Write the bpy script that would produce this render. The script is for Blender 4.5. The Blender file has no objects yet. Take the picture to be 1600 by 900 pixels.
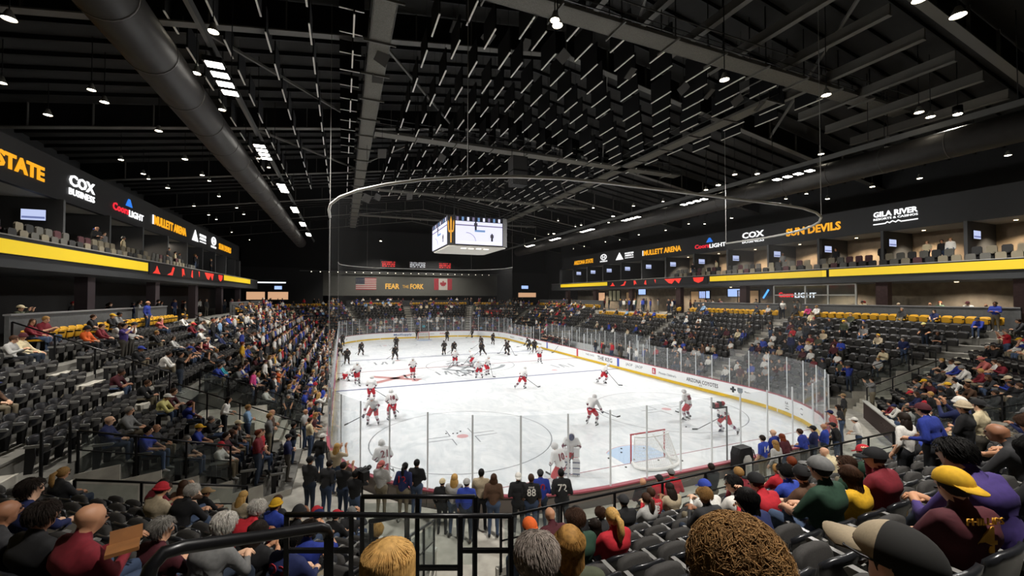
import bpy, math, random
import numpy as np
from mathutils import Vector, Matrix
random.seed(11)
rng = np.random.default_rng(5)
sc = bpy.context.scene
COL = sc.collection
PI = math.pi

# ------------------------------------------------------------------ camera
CAM = np.array([-12.464, -41.739, 7.196]); YAW, PITCH, FPX = 0.389894, 0.0200789, 643.815
cd = bpy.data.cameras.new('camera'); cam = bpy.data.objects.new('camera', cd); COL.objects.link(cam)
cd.sensor_width = 36; cd.lens = FPX / 1600 * 36; cd.clip_start = .05; cd.clip_end = 300
cam.location = CAM; cam.rotation_euler = (PI / 2 + PITCH, 0, -YAW)
sc.camera = cam
# ------------------------------------------------------------------ world, exposure
w = bpy.data.worlds.new('world'); sc.world = w; w.use_nodes = True
w.node_tree.nodes['Background'].inputs[0].default_value = (.5, .55, .6, 1)
w.node_tree.nodes['Background'].inputs[1].default_value = .01
sc.view_settings.view_transform = 'Standard'; sc.view_settings.look = 'None'
sc.view_settings.exposure = 0.0; sc.view_settings.gamma = 1.0; sc.view_settings.use_curve_mapping = False
sc.cycles.max_bounces = 6; sc.cycles.diffuse_bounces = 3; sc.cycles.glossy_bounces = 3
sc.cycles.transparent_max_bounces = 24; sc.cycles.transmission_bounces = 4
sc.cycles.sample_clamp_indirect = 4
# light levels (lamps are built in their own builders further down)
FLOOD_W, ADDED_STAND_W, SUITE_W, CONC_W = 9200, 10500, 1300, 1800

_c, _s = math.cos(YAW), math.sin(YAW)
FWD = np.array([_s * math.cos(PITCH), _c * math.cos(PITCH), math.sin(PITCH)])
RGT = np.array([_c, -_s, 0.]); UPV = np.cross(RGT, FWD)
def ray(u, v): return FWD + (u - 800) / FPX * RGT - (v - 450) / FPX * UPV
def onx(u, v, x): d = ray(u, v); return CAM + (x - CAM[0]) / d[0] * d
def ony(u, v, y): d = ray(u, v); return CAM + (y - CAM[1]) / d[1] * d
def onz(u, v, z): d = ray(u, v); return CAM + (z - CAM[2]) / d[2] * d
def atd(u, v, D): return CAM + D * ray(u, v)
def proj(p):
    q = np.asarray(p, float) - CAM; d = q @ FWD
    if d < .05: return (-9999, -9999, d)
    return (800 + FPX * (q @ RGT) / d, 450 - FPX * (q @ UPV) / d, d)

# ------------------------------------------------------------------ materials
def lin(h):
    h = h.lstrip('#'); o = []
    for i in (0, 2, 4):
        c = int(h[i:i + 2], 16) / 255; o.append(c / 12.92 if c <= .04045 else ((c + .055) / 1.055) ** 2.4)
    return tuple(o)
MATS = {}
def M(name, col, rough=.6, metal=0., emit=0., noise=0., nscale=8., spec=.4, bump=0.):
    if name in MATS: return MATS[name]
    m = bpy.data.materials.new(name); m.use_nodes = True; nt = m.node_tree; b = nt.nodes['Principled BSDF']
    c = lin(col) if isinstance(col, str) else col
    b.inputs['Base Color'].default_value = (*c, 1); b.inputs['Roughness'].default_value = rough
    b.inputs['Metallic'].default_value = metal; b.inputs['Specular IOR Level'].default_value = spec
    if emit:
        b.inputs['Emission Color'].default_value = (*c, 1); b.inputs['Emission Strength'].default_value = emit
    if noise or bump:
        tc = nt.nodes.new('ShaderNodeTexCoord'); nz = nt.nodes.new('ShaderNodeTexNoise')
        nz.inputs['Scale'].default_value = nscale; nz.inputs['Detail'].default_value = 4
        nt.links.new(tc.outputs['Object'], nz.inputs['Vector'])
        if noise:
            r = nt.nodes.new('ShaderNodeValToRGB')
            r.color_ramp.elements[0].position = .3; r.color_ramp.elements[1].position = .7
            r.color_ramp.elements[0].color = (*[x * (1 - noise) for x in c], 1)
            r.color_ramp.elements[1].color = (*[min(1, x * (1 + noise)) for x in c], 1)
            nt.links.new(nz.outputs['Fac'], r.inputs['Fac']); nt.links.new(r.outputs['Color'], b.inputs['Base Color'])
        if bump:
            bp = nt.nodes.new('ShaderNodeBump'); bp.inputs['Strength'].default_value = bump
            nt.links.new(nz.outputs['Fac'], bp.inputs['Height']); nt.links.new(bp.outputs['Normal'], b.inputs['Normal'])
    MATS[name] = m; return m
def clear(name, tint, fac, rough=.03, haze=0., hazecol=(.8, .85, .88)):
    """see-through sheet: transparent + fresnel gloss + a little haze"""
    if name in MATS: return MATS[name]
    m = bpy.data.materials.new(name); m.use_nodes = True; nt = m.node_tree; nt.nodes.clear()
    o = nt.nodes.new('ShaderNodeOutputMaterial'); t = nt.nodes.new('ShaderNodeBsdfTransparent'); g = nt.nodes.new('ShaderNodeBsdfGlossy')
    t.inputs[0].default_value = (*tint, 1); g.inputs['Roughness'].default_value = rough
    f = nt.nodes.new('ShaderNodeFresnel'); ge = nt.nodes.new('ShaderNodeNewGeometry')
    io = nt.nodes.new('ShaderNodeMath'); io.operation = 'MULTIPLY_ADD'; io.inputs[1].default_value = 1 / 1.45 - 1.45; io.inputs[2].default_value = 1.45
    nt.links.new(ge.outputs['Backfacing'], io.inputs[0]); nt.links.new(io.outputs[0], f.inputs['IOR'])  # outer-surface fresnel on both faces of the sheet
    mu = nt.nodes.new('ShaderNodeMath'); mu.operation = 'MULTIPLY'; mu.inputs[1].default_value = fac
    nt.links.new(f.outputs[0], mu.inputs[0])
    mx = nt.nodes.new('ShaderNodeMixShader'); nt.links.new(mu.outputs[0], mx.inputs[0])
    nt.links.new(t.outputs[0], mx.inputs[1]); nt.links.new(g.outputs[0], mx.inputs[2]); last = mx
    if haze:
        d = nt.nodes.new('ShaderNodeBsdfDiffuse'); d.inputs[0].default_value = (*hazecol, 1)
        m2 = nt.nodes.new('ShaderNodeMixShader'); m2.inputs[0].default_value = haze
        tl = nt.nodes.new('ShaderNodeBsdfTranslucent'); tl.inputs[0].default_value = (*hazecol, 1); m3 = nt.nodes.new('ShaderNodeMixShader'); m3.inputs[0].default_value = .5
        nt.links.new(d.outputs[0], m3.inputs[1]); nt.links.new(tl.outputs[0], m3.inputs[2])
        nt.links.new(mx.outputs[0], m2.inputs[1]); nt.links.new(m3.outputs[0], m2.inputs[2]); last = m2
    nt.links.new(last.outputs[0], o.inputs[0]); MATS[name] = m; return m
def EM(name, col, s=1.0):
    if name in MATS: return MATS[name]
    m = bpy.data.materials.new(name); m.use_nodes = True; b = m.node_tree.nodes['Principled BSDF']
    c = lin(col); b.inputs['Base Color'].default_value = (*[x * .2 for x in c], 1); b.inputs['Roughness'].default_value = .5
    b.inputs['Emission Color'].default_value = (*c, 1); b.inputs['Emission Strength'].default_value = s
    MATS[name] = m; return m

# ------------------------------------------------------------------ mesh builder and scene helpers
class MB:
    def __init__(s): s.v = []; s.f = []; s.m = []; s.n = 0
    def add(s, vs, fs, mi=0):
        s.v.extend([tuple(float(a) for a in p) for p in vs]); n = s.n
        for f in fs: s.f.append(tuple(n + i for i in f)); s.m.append(mi)
        s.n += len(vs); return s
    def box(s, c, d, rz=0., mi=0, rx=0.):
        hx, hy, hz = d[0] / 2, d[1] / 2, d[2] / 2; P = []
        cz, sz = math.cos(rz), math.sin(rz); cx, sx = math.cos(rx), math.sin(rx)
        for x, y, z in ((-1, -1, -1), (1, -1, -1), (1, 1, -1), (-1, 1, -1), (-1, -1, 1), (1, -1, 1), (1, 1, 1), (-1, 1, 1)):
            X, Y, Z = x * hx, y * hy, z * hz; Y, Z = Y * cx - Z * sx, Y * sx + Z * cx
            P.append((c[0] + X * cz - Y * sz, c[1] + X * sz + Y * cz, c[2] + Z))
        return s.add(P, [(0, 3, 2, 1), (4, 5, 6, 7), (0, 1, 5, 4), (1, 2, 6, 5), (2, 3, 7, 6), (3, 0, 4, 7)], mi)
    def bar(s, p, q, w, h=None, mi=0):
        """square bar from p to q; w across, h up"""
        h = h or w; p = Vector(p); q = Vector(q); d = (q - p).normalized()
        a = d.cross(Vector((0, 0, 1))); a = a.normalized() if a.length > 1e-4 else Vector((1, 0, 0)); b = a.cross(d).normalized()
        a = a * w / 2; b = b * h / 2
        P = [p - a - b, p + a - b, p + a + b, p - a + b, q - a - b, q + a - b, q + a + b, q - a + b]
        return s.add(P, [(0, 3, 2, 1), (4, 5, 6, 7), (0, 1, 5, 4), (1, 2, 6, 5), (2, 3, 7, 6), (3, 0, 4, 7)], mi)
    def tube(s, path, r, n=6, closed=False, mi=0, caps=True):
        path = [Vector(p) for p in path]; k = len(path); rs = r if isinstance(r, (list, tuple)) else [r] * k
        V = []; up = None
        for i, p in enumerate(path):
            a = path[i - 1] if (i > 0 or closed) else p; b = path[(i + 1) % k] if (i < k - 1 or closed) else p
            d = (b - a).normalized()
            if up is None: up = Vector((0, 0, 1)) if abs(d.z) < .9 else Vector((1, 0, 0))
            x = d.cross(up); x = x.normalized() if x.length > 1e-5 else Vector((1, 0, 0)); y = x.cross(d).normalized(); up = y
            for j in range(n):
                t = 2 * PI * j / n; V.append(p + (x * math.cos(t) + y * math.sin(t)) * rs[i])
        F = []
        for i in range(k if closed else k - 1):
            i2 = (i + 1) % k
            for j in range(n): F.append((i * n + j, i * n + (j + 1) % n, i2 * n + (j + 1) % n, i2 * n + j))
        if caps and not closed: F.append(tuple(reversed(range(n)))); F.append(tuple((k - 1) * n + j for j in range(n)))
        return s.add(V, F, mi)
    def prism(s, poly, o, ux, uy, h, mi=0):
        """poly of (a,b) in the frame o,ux,uy extruded by vector h"""
        o = Vector(o); ux = Vector(ux); uy = Vector(uy); h = Vector(h); n = len(poly)
        V = [o + ux * a + uy * b for a, b in poly]; V += [v + h for v in V]
        F = [tuple(reversed(range(n))), tuple(range(n, 2 * n))] + [(i, (i + 1) % n, n + (i + 1) % n, n + i) for i in range(n)]
        return s.add(V, F, mi)
    def ball(s, c, r, n=8, k=5, sc_=(1, 1, 1), mi=0):
        V = [(c[0], c[1], c[2] - r * sc_[2])]
        for i in range(1, k):
            t = -PI / 2 + PI * i / k
            for j in range(n):
                a = 2 * PI * j / n
                V.append((c[0] + r * sc_[0] * math.cos(t) * math.cos(a), c[1] + r * sc_[1] * math.cos(t) * math.sin(a), c[2] + r * sc_[2] * math.sin(t)))
        V.append((c[0], c[1], c[2] + r * sc_[2])); F = []; L = len(V) - 1
        for j in range(n): F.append((0, 1 + (j + 1) % n, 1 + j)); F.append((L, 1 + (k - 2) * n + j, 1 + (k - 2) * n + (j + 1) % n))
        for i in range(k - 2):
            for j in range(n): a = 1 + i * n; F.append((a + j, a + (j + 1) % n, a + n + (j + 1) % n, a + n + j))
        return s.add(V, F, mi)
    def capsule(s, p, q, r1, r2, n=10, mi=0):
        p = Vector(p); q = Vector(q); d = q - p; L = d.length
        d = d / L if L > 1e-6 else Vector((0, 0, 1))
        a = d.orthogonal().normalized(); b = d.cross(a); V = [p - d * r1]; rings = []
        for t in (-60, -30, 0): rings.append((p + d * r1 * math.sin(math.radians(t)), r1 * math.cos(math.radians(t))))
        for t in (0, 30, 60): rings.append((q + d * r2 * math.sin(math.radians(t)), r2 * math.cos(math.radians(t))))
        for c, r in rings:
            for j in range(n): t = 2 * PI * j / n; V.append(c + (a * math.cos(t) + b * math.sin(t)) * r)
        V.append(q + d * r2); F = []; k = len(rings); E_ = len(V) - 1
        for j in range(n): F.append((0, 1 + (j + 1) % n, 1 + j)); F.append((E_, 1 + (k - 1) * n + j, 1 + (k - 1) * n + (j + 1) % n))
        for i in range(k - 1):
            for j in range(n): c = 1 + i * n; F.append((c + j, c + (j + 1) % n, c + n + (j + 1) % n, c + n + j))
        return s.add(V, F, mi)
    def mesh(s, name, mats, smooth=False, off=None):
        me = bpy.data.meshes.new(name); V = s.v
        if off is not None: V = [(x - off[0], y - off[1], z - off[2]) for x, y, z in V]
        me.from_pydata(V, [], s.f)
        for m in (mats if isinstance(mats, (list, tuple)) else [mats]): me.materials.append(m)
        if any(s.m): me.polygons.foreach_set('material_index', s.m)
        if smooth: me.polygons.foreach_set('use_smooth', [True] * len(s.f))
        me.update(); return me
def link(name, me, parent=None):
    o = bpy.data.objects.new(name, me); COL.objects.link(o)
    if parent is not None: o.parent = parent
    return o
def tag(o, label=None, cat=None, group=None, kind=None):
    if label: o['label'] = label
    if cat: o['category'] = cat
    if group: o['group'] = group
    if kind: o['kind'] = kind
    return o
def thing(name, label, cat, loc=(0, 0, 0), rz=0., group=None):
    o = link(name, None); o.location = loc; o.rotation_euler = (0, 0, rz); return tag(o, label, cat, group)
def base(o): return tuple(o.location)
def part(mb, name, mat, parent, smooth=False, local=False):
    """mesh part; world coordinates unless local (parents that take world parts are never rotated)"""
    return link(name, mb.mesh(name, mat, smooth, None if local or parent is None else woff(parent)), parent)
def woff(o):
    p = np.zeros(3)
    while o is not None: p += np.array(o.location); o = o.parent
    return p
def struct(mb, name, mat, smooth=False):
    o = link(name, mb.mesh(name, mat, smooth)); o['kind'] = 'structure'; return o
TEXTS = []
def text(body, parent, loc, X, Y, wid, hei, mat, name='lettering', ext=.012, bold=0., local=False):
    cu = bpy.data.curves.new(name, 'FONT'); cu.body = body; cu.align_x = 'CENTER'; cu.align_y = 'CENTER'
    cu.extrude = ext; cu.offset = bold; cu.resolution_u = 2; cu.materials.append(mat)
    o = link(name, cu, parent)
    X = Vector(X).normalized(); Y = Vector(Y).normalized(); N = X.cross(Y)
    R = Matrix((X, Y, N)).transposed().to_4x4()
    L = Vector(loc) if (local or parent is None) else Vector(loc) - Vector(woff(parent))
    TEXTS.append((o, L, R, wid, hei)); return o
def settle_texts():
    """lettering curves become plain meshes of the wanted width and height"""
    bpy.context.view_layer.update(); dg = bpy.context.evaluated_depsgraph_get(); new = []
    for o, L, R, wid, hei in TEXTS:
        me = bpy.data.meshes.new_from_object(o.evaluated_get(dg)); new.append((o, me, L, R, wid, hei))
    for o, me, L, R, wid, hei in new:
        nm, par, cu = o.name, o.parent, o.data
        co = np.zeros(len(me.vertices) * 3); me.vertices.foreach_get('co', co); co = co.reshape(-1, 3)
        lo, hi = co.min(0), co.max(0); sx = wid / max(hi[0] - lo[0], 1e-4); sy = hei / max(hi[1] - lo[1], 1e-4) if hei else sx
        co[:, 0] = (co[:, 0] - (lo[0] + hi[0]) / 2) * sx; co[:, 1] = (co[:, 1] - (lo[1] + hi[1]) / 2) * sy
        me.vertices.foreach_set('co', co.ravel()); me.update()
        bpy.data.objects.remove(o); bpy.data.curves.remove(cu); n = link(nm.split('.')[0], me, par); n.matrix_local = Matrix.Translation(L) @ R
ORD = ['zeroth', 'first', 'second', 'third', 'fourth', 'fifth', 'sixth', 'seventh', 'eighth', 'ninth', 'tenth', 'eleventh', 'twelfth', 'thirteenth', 'fourteenth', 'fifteenth', 'sixteenth', 'seventeenth', 'eighteenth', 'nineteenth']
TENS = {2: 'twent', 3: 'thirt', 4: 'fort', 5: 'fift', 6: 'sixt', 7: 'sevent', 8: 'eight', 9: 'ninet'}
def nth(i):
    if i < 20: return ORD[i]
    return TENS[i // 10] + ('ieth' if i % 10 == 0 else 'y-' + ORD[i % 10])
UZ = (0, 0, 1)
# ------------------------------------------------------------------ shared materials
m_conc = M('concrete pale', '#a6a298', .85, noise=.18, nscale=3)
m_tread = M('concrete tread', '#6b6963', .85, noise=.2, nscale=2)
m_nose = M('stair nosing', '#bdb9ae', .8)
m_dkwall = M('dark grey wall', '#2c2d2e', .8, noise=.1)
m_black = M('black paint', '#0c0c0d', .6)
m_blackm = M('black metal', '#101012', .35, .3)
m_steel = M('grey steel', '#5e5e5c', .45, .5)
m_roof = M('roof liner grey', '#272624', .9, noise=.25, nscale=.8)
m_flange = M('painted flange', '#5d5b56', .6)
m_white = M('white board', '#e9ecee', .35)
m_glass = clear('rink glass', (.985, .992, .995), .9, .02, .05)
m_railglass = clear('rail glass', (.9, .93, .92), .8, .05, .03)
m_post = M('glass post', '#dfe3e6', .5, 0.)

# ------------------------------------------------------------------ seating bowl geometry
RISE, PIT, NROW = .41, .76, 12
def Dj(j): return 10.05 - PIT * j
def Tj(j): return 5.15 - RISE * j
def sideY(X): return (.36 * X + 15.8) / .768
def endX(Y): return (.232 * Y - 1.73) / .64
class Sec:
    """one straight run of rows; s runs along t"""
    def __init__(s, name, words, n, t, p0, p1, j0, j1, m0=None, m1=None, cuts=(), a0=.6, a1=.6, aisles=()):
        s.name, s.words, s.n, s.t, s.p0, s.p1, s.j0, s.j1 = name, words, np.array(n, float), np.array(t, float), p0, p1, j0, j1
        s.m0 = m0 or (lambda j: 0.); s.m1 = m1 or (lambda j: 0.); s.cuts, s.a0, s.a1, s.aisles = cuts, a0, a1, aisles
    dz = 0.
    def T(s, j): return Tj(j) + s.dz
    def lo(s, D): return float(np.dot(s.p0(D), s.t))
    def hi(s, D): return float(np.dot(s.p1(D), s.t))
    def pt(s, D, q):
        a = s.p0(D); return a + s.t * (q - float(np.dot(a, s.t)))
    def spans(s, j, D):
        iv = [(s.lo(D) + s.m0(j), s.hi(D) - s.m1(j))]
        for jj, c0, c1 in s.cuts:
            if j in jj: iv = sub(iv, c0, c1)
        return [i for i in iv if i[1] - i[0] > .2]
    def seat_spans(s, j, D):
        iv = [(s.lo(D) + max(s.m0(j), s.a0) + .05, s.hi(D) - max(s.m1(j), s.a1) - .05)]
        for jj, c0, c1 in s.cuts:
            if j in jj: iv = sub(iv, c0 - .05, c1 + .05)
        for c in s.aisles: iv = sub(iv, c - .6, c + .6)
        return [i for i in iv if i[1] - i[0] > .55]
def sub(iv, a, b):
    o = []
    for p, q in iv:
        if b <= p or a >= q: o.append((p, q)); continue
        if a > p: o.append((p, a))
        if b < q: o.append((b, q))
    return o
PLAT = ((range(0, 2), -5.2, 9.6),)
SIDE_AISLES = (-17.8, -6.6, 8.5, 19.5); LEFT_AISLES = (-22.45, -6.6, 8.5, 19.5)
def mv(a, b, lo, hi): return lambda j: a if lo <= j <= hi else b
nl = (-.64, -.768); S = {}
V2 = lambda x, y: np.array((x, y), float)
S['left'] = Sec('left', 'left-side stand', (-1, 0), (0, 1), lambda D: V2(-12.95 - D, -sideY(12.95 + D)), lambda D: V2(-12.95 - D, sideY(12.95 + D)), 0, 11,
                m0=mv(1.2, 0, 6, 20), cuts=PLAT + ((range(6, 12), -21.8, -18.6),), aisles=LEFT_AISLES)
S['right'] = Sec('right', 'right-side stand', (1, 0), (0, 1), lambda D: V2(12.95 + D, -sideY(12.95 + D)), lambda D: V2(12.95 + D, sideY(12.95 + D)), 0, 11,
                 m0=mv(1.2, 0, 6, 20), cuts=PLAT + ((range(9, 12), -10, 13),), aisles=SIDE_AISLES)
S['near'] = Sec('near', 'near end stand', (0, -1), (1, 0), lambda D: V2(-endX(30.48 + D), -30.48 - D), lambda D: V2(endX(30.48 + D), -30.48 - D), -1, 8, a0=.0, a1=.3)
S['far'] = Sec('far', 'far end stand', (0, 1), (1, 0), lambda D: V2(-endX(30.48 + D), 30.48 + D), lambda D: V2(endX(30.48 + D), 30.48 + D), 0, 11, aisles=(-1.,))
def corner(name, words, sx, sy, **k):
    n = (sx * .64, sy * .768); t = (sx * .768, -sy * .64)
    S[name] = Sec(name, words, n, t, lambda D: V2(sx * endX(30.48 + D), sy * (30.48 + D)), lambda D: V2(sx * (12.95 + D), sy * sideY(12.95 + D)), **k)
corner('near_left', 'near left-hand corner block', -1, -1, j0=-1, j1=9, m0=mv(1.5, 0, 2, 20), m1=mv(1., 0, 6, 20), a0=1.55, a1=.6)
corner('near_right', 'near right-hand corner block', 1, -1, j0=-1, j1=10, m0=mv(1.2, 0, 4, 20), m1=mv(1., 0, 6, 20))
corner('far_left', 'far left-hand corner block', -1, 1, j0=0, j1=11)
corner('far_right', 'far right-hand corner block', 1, 1, j0=0, j1=11)
S['near'].dz = -.3; S['near_left'].dz = -.58
FLOOR_Z = .55
STEPM = {}
for sn, s in S.items():
    mb = MB()
    for j in range(s.j0, s.j1 + 1):
        di, do, z = Dj(j) - .62, Dj(j) + .14, s.T(j); zl = s.T(j + 1) if j < s.j1 else FLOOR_Z
        so = s.spans(j, do)
        for k, (ai, bi) in enumerate(s.spans(j, di)):
            ao, bo = so[min(k, len(so) - 1)] if so else (ai, bi)
            A, B, Cc, Dd = s.pt(di, ai), s.pt(di, bi), s.pt(do, bo), s.pt(do, ao)
            P = [(*A, z), (*B, z), (*Cc, z), (*Dd, z), (*A, zl - .02), (*B, zl - .02), (*Cc, FLOOR_Z - .5), (*Dd, FLOOR_Z - .5), (*A, FLOOR_Z - .5), (*B, FLOOR_Z - .5)]
            mb.add(P, [(0, 1, 2, 3), (0, 4, 5, 1), (0, 3, 7, 8), (1, 9, 6, 2), (3, 2, 6, 7)])
    st = struct(mb, 'floor_stand_' + sn, m_tread)
    # stair steps in the aisles: a landing block per row and a half step
    ais = [(a, 1.1) for a in s.aisles]
    for j in range(s.j0, s.j1 + 1):
        D = Dj(j); loc = [(a, w_) for a, w_ in ais]
        if sn != 'near' and s.m1(j) == 0: loc.append((s.hi(D - .3) - .33, .56))
        if sn in ('near_left',) and j < 2: loc.append((s.lo(D - .3) + 1.0, 1.0))
        elif sn != 'near' and s.m0(j) == 0: loc.append((s.lo(D - .3) + .33, .56))
        for a, w_ in loc:
            if not any(p < a < q for p, q in s.spans(j, D - .3)): continue
            if j == s.j1: continue
            c = s.pt(D - .62 - .15, a); key = round(w_, 2)
            if key not in STEPM:
                b = MB(); b.box((0, 0, .1), (w_, .34, .2), mi=0); b.box((0, .155, .206), (w_, .05, .012), mi=1); STEPM[key] = b.mesh('step', [m_conc, m_nose])
            o = link('step', STEPM[key], st); o.location = (c[0], c[1], s.T(j + 1)); o.rotation_euler = (0, 0, math.atan2(-s.n[1], -s.n[0]) - PI / 2)
# platforms that replace the two back rows at mid stand
for sx, nm in ((-1, 'left'), (1, 'right')):
    b = MB(); b.box((sx * 22.55, 2.2, 2.7), (1.5, 14.7, 4.9)); struct(b, 'floor_platform_' + nm, m_conc)
    b = MB(); b.box((sx * 28.2, 0, 4.9), (9.9, 110, .5)); struct(b, 'floor_concourse_' + nm, m_tread)
b = MB(); b.box((0, 45.7, 4.9), (46, 10.4, .5)); struct(b, 'floor_concourse_far', m_tread)
b = MB(); b.box((0, -47.2, 5.2), (46.3, 9.8, .8)); struct(b, 'floor_concourse_near', m_tread)
# outer slab
b = MB(); b.box((0, 0, -.3), (80, 120, .5)); struct(b, 'floor', m_tread)
# vomitory floors, walls
def railing(label, pts, h=1.05, glass=True, group=None, posts=True, rails=(1.0, .55), r=.024, zb=0., top=0.):
    """black tube railing along pts (floor points); parts: top rail, mid rail, posts, glass panel"""
    P = [np.array(p, float) for p in pts]; t = thing('railing', label, 'railing', tuple(P[0]), 0, group)
    b = MB(); b.tube([p + (0, 0, h) for p in P], r * 1.15, 8); part(b, 'top_rail', m_blackm, t, True)
    for f in rails[1:]:
        b = MB(); b.tube([p + (0, 0, h * f) for p in P], r * .7, 6); part(b, 'mid_rail', m_blackm, t, True)
    for a, c in zip(P[:-1], P[1:]):
        L = np.linalg.norm(c - a); n = max(1, round(L / 1.35))
        for i in range(n + 1):
            if i == n and not np.allclose(c, P[-1]): continue
            q = a + (c - a) * i / n; b = MB(); b.bar(q + (0, 0, -.04), q + (0, 0, h), r * 1.9); part(b, 'post', m_blackm, t)
        if glass:
            for i in range(n):
                q0, q1 = a + (c - a) * (i + .06) / n, a + (c - a) * (i + .94) / n; d = (q1 - q0); d[2] = 0; d /= np.linalg.norm(d)
                nn = np.array((-d[1], d[0], 0)) * .006; z0, z1 = (0, 0, .08), (0, 0, h - .08); b = MB()
                V_ = [q0 + z0 - nn, q1 + z0 - nn, q1 + z1 - nn, q0 + z1 - nn, q0 + z0 + nn, q1 + z0 + nn, q1 + z1 + nn, q0 + z1 + nn]
                b.add(V_, [(0, 3, 2, 1), (4, 5, 6, 7), (0, 1, 5, 4), (1, 2, 6, 5), (2, 3, 7, 6), (3, 0, 4, 7)]); part(b, 'glass_panel', m_railglass, t)
    return t
def wallstrip(name, P, z0, z1, th, mat, cap=None):
    b = MB()
    for a, c in zip(P[:-1], P[1:]): b.bar((a[0], a[1], (z0 + z1) / 2), (c[0], c[1], (z0 + z1) / 2), th, z1 - z0)
    o = struct(b, name, mat)
    if cap:
        b = MB()
        for a, c in zip(P[:-1], P[1:]): b.bar((a[0], a[1], z1 + .03), (c[0], c[1], z1 + .03), th + .1, .06)
        part(b, 'wall_cap', cap, o)
    return o
# landings inside the passages
m_land = M('landing concrete', '#b4afa2', .85, noise=.15, nscale=1.5)
def landing(nm, A, z):
    b = MB(); b.prism([tuple(p) for p in A], (0, 0, FLOOR_Z - .1), (1, 0, 0), (0, 1, 0), (0, 0, z - FLOOR_Z + .1)); return struct(b, nm, m_land)
for sn, cn, nm in (('left', 'near_left', '1'), ('right', 'near_right', '2')):
    s_, c_ = S[sn], S[cn]; A = [s_.pt(5.4, s_.lo(5.4) + 1.17), s_.pt(5.4, s_.lo(5.4)), c_.pt(5.4, c_.hi(5.4) - .97), c_.pt(3.2, c_.hi(3.2) - .97), s_.pt(3.2, s_.lo(3.2)), s_.pt(3.2, s_.lo(3.2) + 1.17)]
    lo_ = landing('floor_landing_' + nm, A if sn == 'right' else A[::-1], 1.35)
    for k in range(3): b = MB(); c0, c1 = s_.pt(3.05 - .32 * k, s_.lo(3.0) + 1.1), c_.pt(3.05 - .32 * k, c_.hi(3.0) - .9); b.bar((*c0, FLOOR_Z + .3 - .1 * k), (*c1, FLOOR_Z + .3 - .1 * k), .32, .6 - .2 * k); part(b, 'step', m_land, lo_)
b = MB(); b.box((-17.1, -20.2, 1.2), (2.6, 3.1, 1.5)); lo_ = struct(b, 'floor_landing_3', m_land)
for k in range(4): b = MB(); b.box((-15.65 + .3 * k, -20.2, FLOOR_Z + .55 - .13 * k), (.3, 3.1, 1.1 - .26 * k)); part(b, 'step', m_land, lo_)
# front walls of the blocks that start above the walkway
m_cap = M('white ledge', '#c4c4bd', .5)
s = S['near']; D = Dj(8) - .66
wallstrip('wall_near_front', [s.pt(D, s.lo(D)), s.pt(D, s.hi(D) - 1.0)], FLOOR_Z, s.T(8) + .12, .1, m_conc)
s = S['near_left']; D = Dj(9) - .66
wallstrip('wall_near_left_front', [s.pt(D, s.lo(D) + 1.5), s.pt(D, s.hi(D) - 1.0)], FLOOR_Z, s.T(9) + .35, .12, m_conc, m_cap)
s = S['near_right']; D = Dj(10) - .66
wallstrip('wall_near_right_front', [s.pt(D, s.lo(D) + 1.2), s.pt(D, s.hi(D) - 1.0)], FLOOR_Z, s.T(10) + .4, .12, M('maroon wall', '#3a2c2a', .7), m_cap)
# concourse front walls with drink rail (dark grey) behind the last rows
for sx, nm in ((-1, 'left'), (1, 'right')):
    for k, (a, c) in enumerate(((-31, -18.9), (-16.9, -7.4), (9.8, 18.6), (20.4, 31)) if sx > 0 else ((-31, -24), (-21.5, -12.3), (-11.6, -7.4), (9.8, 18.6), (20.4, 31))):
        X = sx * 23.42
        wallstrip('wall_drink_rail_%s_%d' % (nm, k + 1), [(X, a), (X, c)], 5.1, 6.5, .12, M('drink rail wall', '#4a4b4b', .75, noise=.12), M('drink rail top', '#707070', .5))
wallstrip('wall_drink_rail_far_1', [(-11.8, 40.9), (11.8, 40.9)], 5.1, 6.4, .12, m_dkwall)
# ------------------------------------------------------------------ building shell
def roofz(x): return 23.4 - .15 * abs(x)
XW, YN, YF = 33.0, -52.0, 50.0
for sx, nm in ((-1, 'left'), (1, 'right')):
    b = MB(); b.box((sx * (XW + .15), -1, 9.3), (.3, 102.6, 19)); struct(b, 'wall_' + nm, m_dkwall)
    b = MB(); b.add([(0, YN, roofz(0)), (0, YF, roofz(0)), (sx * XW, YF, roofz(XW)), (sx * XW, YN, roofz(XW)), (0, YN, roofz(0) + .3), (0, YF, roofz(0) + .3), (sx * XW, YF, roofz(XW) + .3), (sx * XW, YN, roofz(XW) + .3)],
                    [(0, 1, 2, 3), (4, 5, 6, 7), (0, 4, 5, 1), (3, 2, 6, 7), (0, 3, 7, 4), (1, 5, 6, 2)])
    struct(b, 'ceiling_' + nm, m_roof)
for y, nm in ((YN, 'near'), (YF, 'far')):
    b = MB(); poly = [(-XW, -.2), (XW, -.2), (XW, roofz(XW)), (0, roofz(0)), (-XW, roofz(XW))]
    b.prism(poly, (0, y, 0), (1, 0, 0), (0, 0, 1), (0, .3, 0)); struct(b, 'wall_' + nm, m_black if nm == 'near' else m_dkwall)
# far inner wall (flags hang on it) and dark header above it
m_farwall = M('far wall paint', '#53534d', .85, noise=.1)
b = MB(); b.box((2.0, 46.2, 9.6), (36, .3, 4.6)); struct(b, 'wall_far_inner', m_farwall)
b = MB(); b.box((0, 46.3, 16.5), (64, .3, 8)); struct(b, 'wall_far_header', m_black)
b = MB(); b.box((-24.4, 46.2, 8.8), (16.8, .3, 7.6)); struct(b, 'wall_far_left', m_dkwall); b = MB(); b.box((26.5, 46.2, 8.8), (13, .3, 7.6)); struct(b, 'wall_far_right', m_dkwall)
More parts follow.
